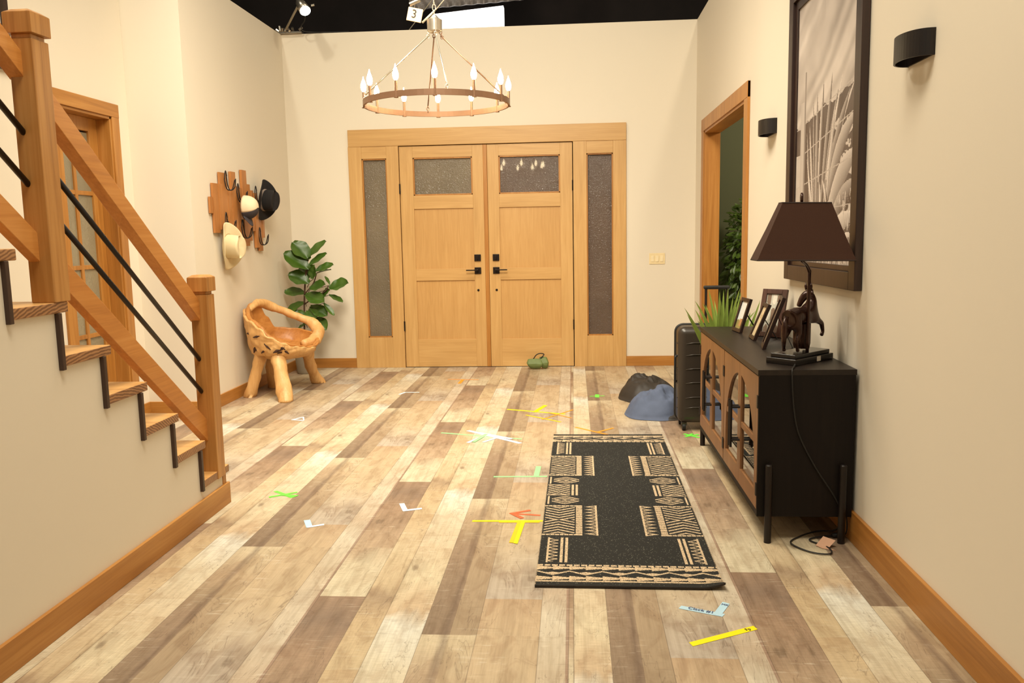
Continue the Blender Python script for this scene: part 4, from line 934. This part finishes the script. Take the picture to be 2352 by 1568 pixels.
# ---------------------------------------------------------------- driftwood chair
def knobby(pts, rs, seed, seg=16, sub=5):
    P = smooth_path(pts, sub); n = len(P); R_ = []
    for i in range(n):
        t = i / (n - 1) * (len(rs) - 1); k = min(int(t), len(rs) - 2); R_.append(rs[k] + (rs[k + 1] - rs[k]) * (t - k))
    g = G().tube(P, R_, seg)
    for i, v in enumerate(g.v):
        q = Vector(v); d = q - P[min(i // seg, n - 1)]; k = 1 + .30 * noise.fractal(q * 11 + Vector((seed, 0, 0)), 1, 2, 3); g.v[i] = tuple(P[min(i // seg, n - 1)] + d * k)
    return g
ck = empty('driftwood_chair', (-2.6, 7.05, 0), 'carved tree root armchair with four log legs at the left wall', 'chair')
CCX, CCY = -2.535, 7.06
def rim(ph):      # ph in degrees, 0 = towards the room, 90 = far side, 180 = wall, 270 = near side
    ks = [(0, .425), (25, .44), (60, .50), (95, .53), (125, .56), (140, .66), (155, .775), (180, .795), (205, .765), (222, .735), (240, .685), (256, .62), (272, .55), (288, .49), (300, .455), (315, .44), (335, .42), (360, .425)]
    for (a, h0), (b, h1) in zip(ks, ks[1:]):
        if a <= ph <= b: t = (ph - a) / (b - a); t = t * t * (3 - 2 * t); return h0 + (h1 - h0) * t
def Rad(ph):
    a = math.radians(ph); ex, ey = (.265 if math.cos(a) > 0 else .275), .345
    return 1 / math.sqrt((math.cos(a) / ex) ** 2 + (math.sin(a) / ey) ** 2)
def seatfn(a, b):
    ph = (a * 360) % 360; R_ = Rad(ph); h = rim(ph); z0 = .385
    if b < .5:
        r = b / .5 * R_ * .80; z = z0 + .012 * (b / .5) ** 2
    else:
        t = (b - .5) / .5; r = R_ * (.80 + .20 * math.sin(t * PI / 2) + .16 * t * (h - .42)); z = z0 + .012 + (h - z0 - .012) * (1 - math.cos(t * PI / 2)) ** .85
    p = Vector((CCX + r * math.cos(math.radians(ph)), CCY + r * math.sin(math.radians(ph)), z))
    n = noise.fractal(p * 7, 1, 2, 4); p.z += .014 * n; p.x += .010 * n; return tuple(p)
g = G().grid(seatfn, 110, 34, wrap=True)
# openings in the wall side
keep = []
for f in g.f:
    c = sum((Vector(g.v[i]) for i in f), Vector()) / len(f)
    ph = math.degrees(math.atan2(c.y - CCY, c.x - CCX)) % 360
    hole = (205 < ph < 217 and .56 < c.z < .60)
    keep.append(not hole)
g.f = [f for f, k in zip(g.f, keep) if k]; g.m = g.m[:len(g.f)]
seat = g.build('seat_shell', M['seat_in'], ck, smooth=True, solid=.038, sub=1, merge=True)
def barkfn(a, b):
    ph = 196 + a * 150; R_ = Rad(ph); h = rim(ph); t = .12 + .86 * b; z0 = .385
    r = R_ * (.80 + .20 * math.sin(t * PI / 2) + .16 * t * (h - .42)) + .030; z = z0 - .02 + (h - z0 + .012) * (1 - math.cos(t * PI / 2)) ** .85
    p = Vector((CCX + r * math.cos(math.radians(ph)), CCY + r * math.sin(math.radians(ph)), z)); n = noise.fractal(p * 7, 1, 2, 4); m_ = noise.fractal(p * 19, 1, 2, 3)
    p.z += .014 * n; p.x += .010 * n; p.y -= .012 * m_; return tuple(p)
G().grid(barkfn, 90, 26).build('outer_bark', M['log'], ck, smooth=True, solid=.02)
# underside root mass
g = G().grid(lambda a, b: (CCX + (.02 + .215 * math.sin(b * PI / 2)) * math.cos(a * 2 * PI) * (1 + .1 * math.sin(a * 40)), CCY + (.02 + .28 * math.sin(b * PI / 2)) * math.sin(a * 2 * PI) * (1 + .08 * math.cos(a * 31)), .30 + .075 * (1 - math.cos(b * PI / 2))), 60, 12, wrap=True)
g.build('root_base', M['log'], ck, smooth=True)
g = knobby([(-2.80, 6.95, .74), (-2.80, 7.14, .785), (-2.76, 7.28, .755), (-2.62, 7.38, .68), (-2.50, 7.43, .62), (-2.40, 7.42, .575), (-2.325, 7.36, .50), (-2.34, 7.26, .435), (-2.40, 7.12, .415)], [.022, .034, .040, .034, .036, .042, .050, .052, .03], 3, 18, 6); g.build('arm', M['log'], ck, smooth=True)
for pts, rs, sd in (([(-2.675, 6.84, .38), (-2.72, 6.84, .22), (-2.805, 6.83, -.03)], [.052, .046, .048], 1), ([(-2.50, 6.78, .37), (-2.455, 6.71, .2), (-2.40, 6.63, -.03)], [.056, .058, .062], 2),
                    ([(-2.42, 7.28, .40), (-2.44, 7.38, .24), (-2.425, 7.44, .12), (-2.395, 7.525, -.03)], [.056, .048, .050, .062], 4), ([(-2.74, 7.24, .38), (-2.735, 7.27, .2), (-2.73, 7.30, -.03)], [.055, .058, .066], 6)):
    g = knobby(pts, rs, sd, 18, 6)
    for i, v in enumerate(g.v): g.v[i] = (v[0], v[1], max(v[2], 0.0))
    g.build('leg', M['log'], ck, smooth=True)
rg = random.Random(4); g = G()
for i in range(11):
    ph = rg.uniform(232, 290); z = rg.uniform(.40, rim(ph) - .04); tt_ = math.acos(max(-1, min(1, 1 - max(.0, (z - .365) / (rim(ph) - .373)) ** (1 / .85)))) / (PI / 2); R_ = Rad(ph) * (.80 + .20 * math.sin(tt_ * PI / 2) + .16 * tt_ * (rim(ph) - .42)) + .038; a = math.radians(ph)
    c = Vector((CCX + R_ * math.cos(a), CCY + R_ * math.sin(a), z)); t_ = Vector((-math.sin(a), math.cos(a), 0)); u_ = (t_ * rg.uniform(.3, 1) + Vector((0, 0, rg.uniform(-1, 1)))).normalized() * rg.uniform(.02, .042); G().tube([c - u_, c, c + u_], [.003, rg.uniform(.010, .017), .003], 7).build('knot_hole', M['cavity'], ck, smooth=True)

# ---------------------------------------------------------------- hat rack and hats
hr = empty('hat_rack', (XL, 6.95, 1.62), 'wooden slat hat rack with horseshoe hooks on the left wall', 'hat rack')
sl_ = [(6.435, 6.49, 1.56, 1.69), (6.495, 6.60, 1.405, 1.80), (6.60, 6.70, 1.43, 1.80), (6.64, 6.79, 1.5, 1.895), (6.79, 6.86, 1.46, 1.76), (6.86, 6.95, 1.44, 1.915), (6.955, 7.02, 1.33, 1.80), (7.02, 7.085, 1.36, 1.79), (7.09, 7.19, 1.29, 1.945), (7.195, 7.28, 1.335, 1.83), (7.285, 7.34, 1.42, 1.78), (7.345, 7.42, 1.27, 1.76), (7.425, 7.52, 1.24, 1.70), (7.52, 7.57, 1.36, 1.66)]
g = G()
for i, (a, b, c, d_) in enumerate(sl_): g.box(XL + .006, XL + .022 + .004 * (i % 3), a + .001, b - .001, c, d_)
g.box(XL + .001, XL + .008, 6.5, 7.5, 1.55, 1.6)
g.build('slat_board', M['rack'], hr, bevel=.0015)
def hook(y, z, w=.05):
    x = XL + .03; pts = [(x + .004, y - w * .55, z + .055), (x + .004, y - w * .2, z + .085), (x + .006, y + w * .1, z + .05)]
    g = G().tube(smooth_path([(x, y - w * .75, z + .03), (x + .002, y - w * .5, z + .085), (x + .002, y - w * .2, z + .10), (x + .002, y + w * .1, z + .06)]), .0045, 7)
    g.tube(smooth_path([(x, y - w * .75, z + .03), (x + .01, y - w * .7, z - .035), (x + .02, y - w * .3, z - .055), (x + .045, y + w * .1, z - .045), (x + .065, y + w * .3, z + .03)]), .0045, 7)
    g.tube(smooth_path([(x, y + w * .1, z + .06), (x + .005, y + w * .2, z - .02), (x + .02, y + w * .5, z - .055), (x + .05, y + w * .85, z - .03), (x + .06, y + w * .9, z + .04)]), .0045, 7); g.build('hook', M['black_metal'], hr, smooth=True)
hook(6.76, 1.81); hook(7.06, 1.415, .055); hook(7.44, 1.35); hook(7.0, 1.72); hook(7.40, 1.72); hook(6.72, 1.47)
def cowboy(loc, ax, mat, label, bx, by, crown, band=None, rz=0):
    # local z is the crown axis, local x the front-back axis
    R_ = Matrix.Translation(loc) @ ax
    root = empty('cowboy_hat', loc, label, 'hat')
    def brim(a, b):
        t = a * 2 * PI; r0 = Vector((.098 * math.cos(t), .078 * math.sin(t))); r1 = Vector((bx * math.cos(t), by * math.sin(t))); p = r0.lerp(r1, b)
        side = abs(math.sin(t)) ** 1.6; fb = abs(math.cos(t)) ** 3; return tuple(ax @ Vector((p.x, p.y, .002 + .060 * side * b ** 1.6 - .018 * fb * b)))
    G(True).grid(brim, 60, 10, wrap=True).build('brim', mat, root, smooth=True, solid=.004)
    def cr(a, b):
        t = a * 2 * PI; s_ = 1 - .10 * b if b < .72 else (1 - .072) * math.cos((b - .72) / .28 * PI / 2) ** .6
        x, y = .098 * s_ * math.cos(t), .078 * s_ * math.sin(t); z = crown * min(1, b / .80) if b < .8 else crown * (1 + .0 * b)
        dent = .035 * math.exp(-(y / .022) ** 2) * (b > .7) * min(1, (b - .7) / .12); pinch = 1 - .22 * max(0, b - .35) * max(0, math.cos(t)) * 1.2
        return tuple(ax @ Vector((x * 1.0, y * pinch, z - dent)))
    G(True).grid(cr, 60, 24, wrap=True).build('crown', mat, root, smooth=True)
    if band:
        G(True).grid(lambda a, b: tuple(ax @ Vector(((.1005 - .003 * b) * math.cos(a * 2 * PI), (.0805 - .003 * b) * math.sin(a * 2 * PI), .006 + .022 * b))), 48, 3, wrap=True).build('hat_band', band, root, smooth=True)
    return root
axm = Matrix.Rotation(math.radians(90), 4, 'Y')      # local z -> world x
def ax(tilt, yaw, roll): return (Matrix.Rotation(math.radians(yaw), 4, 'Z') @ Matrix.Rotation(math.radians(90 + tilt), 4, 'Y') @ Matrix.Rotation(math.radians(roll), 4, 'Z'))
cowboy(Vector((XL + .055, 6.66, 1.295)), ax(4, -12, 4), M['white_felt'], 'cream felt cowboy hat hanging lowest on the hat rack', .195, .135, .125)
cowboy(Vector((XL + .075, 7.46, 1.70)), ax(6, -14, -6), M['black_felt'], 'black felt cowboy hat with grey braided band on the hat rack', .185, .13, .125, M['braid'])
cp = empty('baseball_cap', (XL + .068, 7.02, 1.62), 'two tone baseball cap with cream crown and charcoal brim on the rack', 'cap')
def dome(t0, t1, mat, nm):
    g = G(True)
    def fn(a, b):
        th = t0 + (t1 - t0) * a; ph = b * PI / 2; r = .098; x = .115 * math.sin(ph); rr_ = r * math.cos(ph) ** .75
        return (x, rr_ * math.cos(th) * .92, rr_ * math.sin(th) * 1.05)
    g.grid(fn, 30, 14).build(nm, mat, cp, smooth=True, solid=.002)
dome(math.radians(-10), math.radians(205), M['cream_cloth'], 'crown_panel'); dome(math.radians(205), math.radians(350), M['navy'], 'front_panel')
G(True).grid(lambda a, b: (.012 + .035 * b + .02 * math.cos((a - .5) * PI), (a - .5) * .155 * (1 - .25 * b ** 3) - .02 * b, -.075 - .085 * b * math.cos((a - .5) * 2.0)), 20, 8).build('visor', M['navy'], cp, smooth=True, solid=.003)
G(True).lathe([(0, 0), (.006, .002), (.004, .005), (0, .006)], (0, 0, 0), 10).xf(Matrix.Translation((.113, 0, 0)) @ Matrix.Rotation(PI / 2, 4, 'Y')).build('button', M['cream_cloth'], cp)

# ---------------------------------------------------------------- plants
def leaf_geo(g, base, tip, w, nrm, droop=.12, fold=.12, obov=True, nu=7, nv=9, wav=.0):
    base, tip = Vector(base), Vector(tip); d = tip - base; L = d.length; u = d.normalized(); s_ = u.cross(Vector(nrm))
    if s_.length < 1e-3: s_ = u.cross(Vector((.3, .2, 1)))
    s_.normalize(); n = s_.cross(u)
    if n.dot(Vector(nrm)) < 0: n = -n
    def fn(a, b):
        x = (a - .5) * 2
        prof_ = (math.sin(PI * min(1, b ** 1.25 * .93 + .035)) ** .72) if obov else (1 - b) ** .8 * min(1, b * 12 + .45)
        p = base + u * (L * b) + s_ * (x * w * .5 * prof_) + n * (fold * w * abs(x) - droop * L * b * b + wav * w * math.sin(b * 16 + x * 3) * abs(x))
        return tuple(p)
    g.grid(fn, nu, nv)
fp = empty('fiddle_leaf_fig', (-2.70, 8.05, 0), 'fiddle leaf fig plant in grey pot in the back left corner', 'plant')
px = lambda a, b, y: ((-2.665 + (a - 690) * .00434) * y / 8.0, y, 1.36 + (1.314 - (b - 555) * .00431 - 1.36) * y / 8.0)
potm = G().lathe([(.0, 0), (.072, 0), (.080, .02), (.100, .245), (.104, .25), (.096, .25), (.092, .235), (0, .235)], (-2.70, 8.05, 0), 36).build('pot', M['pot'], fp, bevel=.002)
G().lathe([(0, .228), (.093, .238)], (-2.70, 8.05, 0), 24).build('soil', M['soil'], fp)
G().tube(smooth_path([(-2.70, 8.05, .22), (-2.68, 8.03, .45), (-2.655, 8.0, .75), (-2.63, 8.0, .98), (-2.60, 8.0, 1.15)]), .0085, 8).tube(smooth_path([(-2.655, 8.0, .70), (-2.56, 7.98, .76), (-2.43, 7.97, .83), (-2.40, 7.97, .88)]), .006, 7).tube(smooth_path([(-2.65, 8.0, .8), (-2.56, 8.0, .9), (-2.52, 8.0, 1.0)]), .006, 7).build('stem', M['stem'], fp, smooth=True)
LV = [(707, 597, 673, 554, 36, 0), (701, 597, 746, 552, 24, .05), (705, 619, 651, 579, 40, -.1), (706, 613, 747, 580, 20, .02), (722, 624, 762, 606, 22, 0), (724, 628, 757, 617, 13, .05), (716, 640, 718, 608, 30, -.05), (705, 651, 658, 628, 36, -.08), (707, 664, 741, 651, 28, -.05), (696, 675, 646, 666, 24, 0), (696, 677, 737, 691, 28, -.1),
      (752, 664, 794, 648, 32, -.05), (752, 655, 743, 634, 11, 0), (736, 682, 751, 665, 22, -.05), (749, 678, 781, 692, 16, -.05), (736, 696, 760, 723, 12, -.05), (695, 695, 645, 714, 22, .03), (696, 722, 660, 724, 24, -.05), (705, 704, 743, 723, 26, -.05), (700, 713, 716, 733, 28, -.1), (709, 733, 740, 756, 30, -.05), (694, 744, 672, 755, 18, 0), (704, 640, 690, 610, 24, .08)]
for i, (a, b, c, d_, w, dy) in enumerate(LV):
    y = 8.0; t_ = px(c, d_, y + dy); b_ = px(a, b, y + dy * .2); rr_ = random.Random(i)
    side = 1 if c > a else -1
    g = G(); leaf_geo(g, b_, t_, w * .0043 * 1.22, (-.25 * side, -.62 if w > 18 else -.15, .7), .10, .16, True, 9, 18, .03); g.build('leaf', M['leaf'], fp, smooth=True)
    G().tube([px(697 + (a - 697) * .4, b + 8, 8.0), b_], .003, 6).build('leaf_stalk', M['stem'], fp)
# agave-like plant beyond the sideboard
ap = empty('agave_plant', (.94, 5.37, 0), 'spiky green agave plant in a dark planter beyond the sideboard', 'plant')
G().lathe([(0, 0), (.085, 0), (.11, .5), (.112, .52), (.10, .52), (.098, .5), (0, .5)], (.945, 5.37, 0), 32).build('planter', M['rubber'], ap)
AG = [(1571, 706, 1611, 775, 9, -.09), (1595, 690, 1629, 757, 10, -.03), (1577, 720, 1612, 784, 9, -.12), (1596, 711, 1618, 757, 8, .0), (1612, 695, 1640, 757, 10, -.05), (1626, 663, 1645, 757, 10, .02), (1620, 700, 1636, 757, 9, .06), (1652, 668, 1652, 757, 12, -.04), (1661, 667, 1659, 757, 12, .04), (1671, 662, 1666, 757, 12, -.02), (1683, 681, 1672, 757, 9, .03), (1699, 660, 1674, 757, 10, -.02), (1702, 672, 1680, 757, 9, .05), (1655, 690, 1656, 757, 11, -.08), (1640, 690, 1648, 757, 10, .1), (1745, 690, 1718, 768, 10, .02), (1722, 718, 1712, 757, 8, .03), (1688, 690, 1684, 757, 9, .08), (1601, 735, 1625, 775, 8, .03), (1735, 715, 1700, 765, 9, .07)]
for i, (tx, ty, bx_, by_, w, dy) in enumerate(AG):
    q = lambda a, b, y: ((.848 + (a - 1625) * .00272) * y / 5.3, y, 1.36 + (.728 - (b - 757) * .00279 - 1.36) * y / 5.3)
    y = 5.36 + dy; t_ = q(tx, ty, y); b_ = Vector(q(bx_, by_, 5.36 + dy * .5)); root_ = Vector((.945 + (b_.x - .945) * .35, 5.37 + dy * .2, .47))
    g = G(); n = Vector((0, -1, .2))
    P0, P1, P2 = root_, b_, Vector(t_)
    def fn(a, b, P0=P0, P1=P1, P2=P2, w=w):
        m = P1 * 2 - (P0 + P2) * .5 if False else P1
        p = P0.lerp(P1, b / .5) if b < .5 else P1.lerp(P2, (b - .5) / .5)
        q2 = (P0 * (1 - b) ** 2 + (P1 * 2 - (P0 + P2) / 2) * 2 * b * (1 - b) + P2 * b * b); p = p.lerp(q2, .7)
        d = (P2 - P0).normalized(); s_ = d.cross(Vector((0, -1, 0))).normalized(); x = (a - .5) * 2; ww = w * .0028 * .62 * (1 - max(0, b - .35) / .65) ** .8 * (1 if b > .05 else .8)
        return tuple(p + s_ * x * ww + Vector((0, -1, .2)) * (-.35 * ww * (1 - x * x)))
    g.grid(fn, 5, 14).build('leaf', M['agave'], ap, smooth=True)
# ficus in the side room
fb_ = empty('potted_ficus', (1.80, 8.25, 0), 'leafy green ficus bush seen through the right doorway', 'plant')
rf = random.Random(12); g = G()
for i in range(1500):
    while True:
        p = Vector((rf.uniform(-1, 1), rf.uniform(-1, 1), rf.uniform(-1, 1)))
        if .25 < p.length < 1: break
    c = Vector((1.80 + p.x * .34, 8.25 + p.y * .34, 1.05 + p.z * .66)); d = (p + Vector((rf.uniform(-.6, .6), rf.uniform(-.6, .6), rf.uniform(-1.2, .1)))).normalized()
    leaf_geo(g, c, c + d * rf.uniform(.06, .095), .032, (rf.uniform(-.5, .5), -.6, .7), .1, .15, True, 3, 5)
g.build('foliage', M['ficus'], fb_, smooth=True)
G().tube([(1.80, 8.25, .2), (1.80, 8.25, .9)], .02, 8).build('trunk', M['stem'], fb_)
G().lathe([(0, 0), (.12, 0), (.15, .26), (.135, .26), (.13, .24), (0, .24)], (1.80, 8.25, 0), 28).build('pot', M['pot'], fb_)
sp2 = empty('wall_hanging', (2.05, 8.93, 1.2), 'tan framed artwork on the green wall past the right doorway', 'picture')
G().box(1.93, 2.75, 8.925, 8.948, .68, 2.02).build('canvas', plain('tan_canvas', srgb(150, 112, 52), .7, var=.2, scale=6), sp2)
g = G()
for x0, x1, z0, z1 in ((1.90, 1.95, .65, 2.05), (2.73, 2.78, .65, 2.05), (1.95, 2.73, .65, .74), (1.95, 2.73, 1.96, 2.05)): g.box(x0, x1, 8.905, 8.949, z0, z1)
g.build('frame', wood('pale_frame', srgb(150, 116, 62), srgb(178, 142, 84), srgb(196, 160, 100)), sp2)

# ---------------------------------------------------------------- tape marks on the floor
tz = [0.0012]
def strip(name, root, a, b, w, mat, cut=.3):
    a, b = Vector((*a, 0)), Vector((*b, 0)); d = (b - a).normalized(); n = Vector((-d.y, d.x, 0)) * w / 2; z = tz[0]; k = d * w * cut
    g = G(); P = [a - n - k * .4, b - n, b + n + k * .5, a + n]; g.add([(p.x, p.y, z - .0004) for p in P] + [(p.x, p.y, z) for p in P], [(0, 3, 2, 1), (4, 5, 6, 7), (0, 1, 5, 4), (1, 2, 6, 5), (2, 3, 7, 6), (3, 0, 4, 7)])
    tz[0] += .00045
    if tz[0] > .0045: tz[0] = .0012
    return g.build(name, mat, root)
def mark(label, parts, group=None):
    tz[0] = .0012
    c = parts[0][0]; r = empty('tape_mark', (c[0], c[1], 0), label, 'floor tape', 'coloured tape marks on the floor')
    for a, b, w, m in parts: strip('tape_strip', r, a, b, w, M['tape_' + m])
    return r
t1 = mark('pale blue angled floor tape with handwriting in front of the rug', [((.378, 2.892), (.520, 2.832), .026, 'blue'), ((.498, 2.832), (.548, 2.930), .028, 'blue')])
def floor_text(txt, size, c, ang, par, mat, z=.0032): text_mesh(txt, size, 'handwriting', mat, par, Matrix.Translation((*c, z)) @ Matrix.Rotation(ang, 4, 'Z'))
floor_text('Clack #1', .026, (.448, 2.866), math.atan2(-.060, .142), t1, M['teal_ink']); floor_text('MK', .018, (.541, 2.912), math.radians(-22), t1, M['teal_ink'])
t2 = mark('single long yellow tape strip nearest the camera', [((.379, 2.618), (.612, 2.742), .027, 'yellow')])
floor_text('Fp', .022, (.585, 2.727), math.radians(28), t2, M['ink'], .0020)
mark('yellow and amber T shaped tape beside the rug', [((-.490, 3.780), (-.155, 3.788), .020, 'yellow'), ((-.36, 3.765), (-.17, 3.768), .012, 'amber'), ((-.262, 3.775), (-.282, 3.505), .024, 'amber'), ((-.246, 3.775), (-.264, 3.495), .018, 'yellow')])
mark('red tape arrow pointing left above the yellow T', [((-.170, 3.866), (-.300, 3.888), .016, 'red'), ((-.222, 3.938), (-.313, 3.888), .020, 'red'), ((-.255, 3.822), (-.313, 3.896), .022, 'red')])
mark('mint green T shaped tape touching the rug edge', [((-.456, 4.503), (-.158, 4.513), .018, 'mint'), ((-.212, 4.71), (-.218, 4.515), .030, 'mint')])
mark('crossed green and white tape strips in the middle of the floor', [((-.917, 5.534), (-.352, 5.364), .020, 'mint'), ((-.74, 5.597), (-.354, 5.249), .030, 'white'), ((-.70, 5.262), (-.58, 5.50), .026, 'white'), ((-.60, 5.275), (-.50, 5.42), .020, 'white'), ((-.66, 5.53), (-.42, 5.36), .030, 'white'), ((-.665, 5.28), (-.60, 5.49), .028, 'mint')])
mark('yellow Y shaped tape beyond the rug', [((-.521, 6.295), (-.070, 6.119), .024, 'yellow'), ((-.305, 6.19), (-.228, 6.44), .034, 'yellow')])
mark('orange crossed tape strips beside the yellow Y', [((-.364, 6.092), (-.099, 5.859), .020, 'amber'), ((-.235, 5.94), (-.011, 6.272), .016, 'orange'), ((-.196, 6.166), (-.024, 5.986), .014, 'orange')])
mark('orange Y shaped tape at the far edge of the rug', [((.007, 5.697), (.257, 5.446), .020, 'orange'), ((.150, 5.545), (.270, 5.670), .020, 'orange')])
mark('small bright green cross tape between the bundle and rug', [((.13, 6.799), (.25, 6.815), .016, 'green'), ((.188, 6.75), (.192, 6.87), .034, 'green')])
mark('faint red orange T tape near the double doors', [((-1.189, 7.643), (-.895, 7.611), .016, 'orange'), ((-1.045, 7.62), (-1.052, 7.42), .032, 'orange')])
mark('white bent tape strip farthest back on the left', [((-1.48, 7.006), (-1.345, 7.003), .020, 'white'), ((-1.468, 7.01), (-1.502, 6.908), .022, 'white')])
mark('white wedge of tape in front of the driftwood chair', [((-2.115, 5.940), (-2.063, 6.034), .018, 'white'), ((-2.115, 5.946), (-2.018, 5.916), .018, 'white'), ((-2.06, 6.04), (-2.02, 5.93), .010, 'white')])
mark('crumpled green cross tape near the foot of the stairs', [((-1.615, 4.222), (-1.485, 4.118), .022, 'green'), ((-1.612, 4.120), (-1.49, 4.205), .020, 'green'), ((-1.56, 4.16), (-1.47, 4.14), .026, 'green')])
mark('white L shaped tape on the brown plank', [((-.884, 4.030), (-.843, 3.920), .026, 'white'), ((-.853, 3.920), (-.768, 3.954), .022, 'white')])
t3 = mark('pale blue L shaped tape nearest the stair wall', [((-1.296, 3.775), (-1.252, 3.678), .030, 'blue'), ((-1.262, 3.680), (-1.195, 3.716), .020, 'white')])
mark('green scribble of tape by the suitcase wheel', [((.735, 5.500), (.820, 5.398), .024, 'green'), ((.730, 5.425), (.825, 5.481), .024, 'green'), ((.75, 5.45), (.79, 5.50), .02, 'green')])
mark('short white tape peeking out by the black jacket', [((.452, 6.43), (.512, 6.55), .018, 'white')])
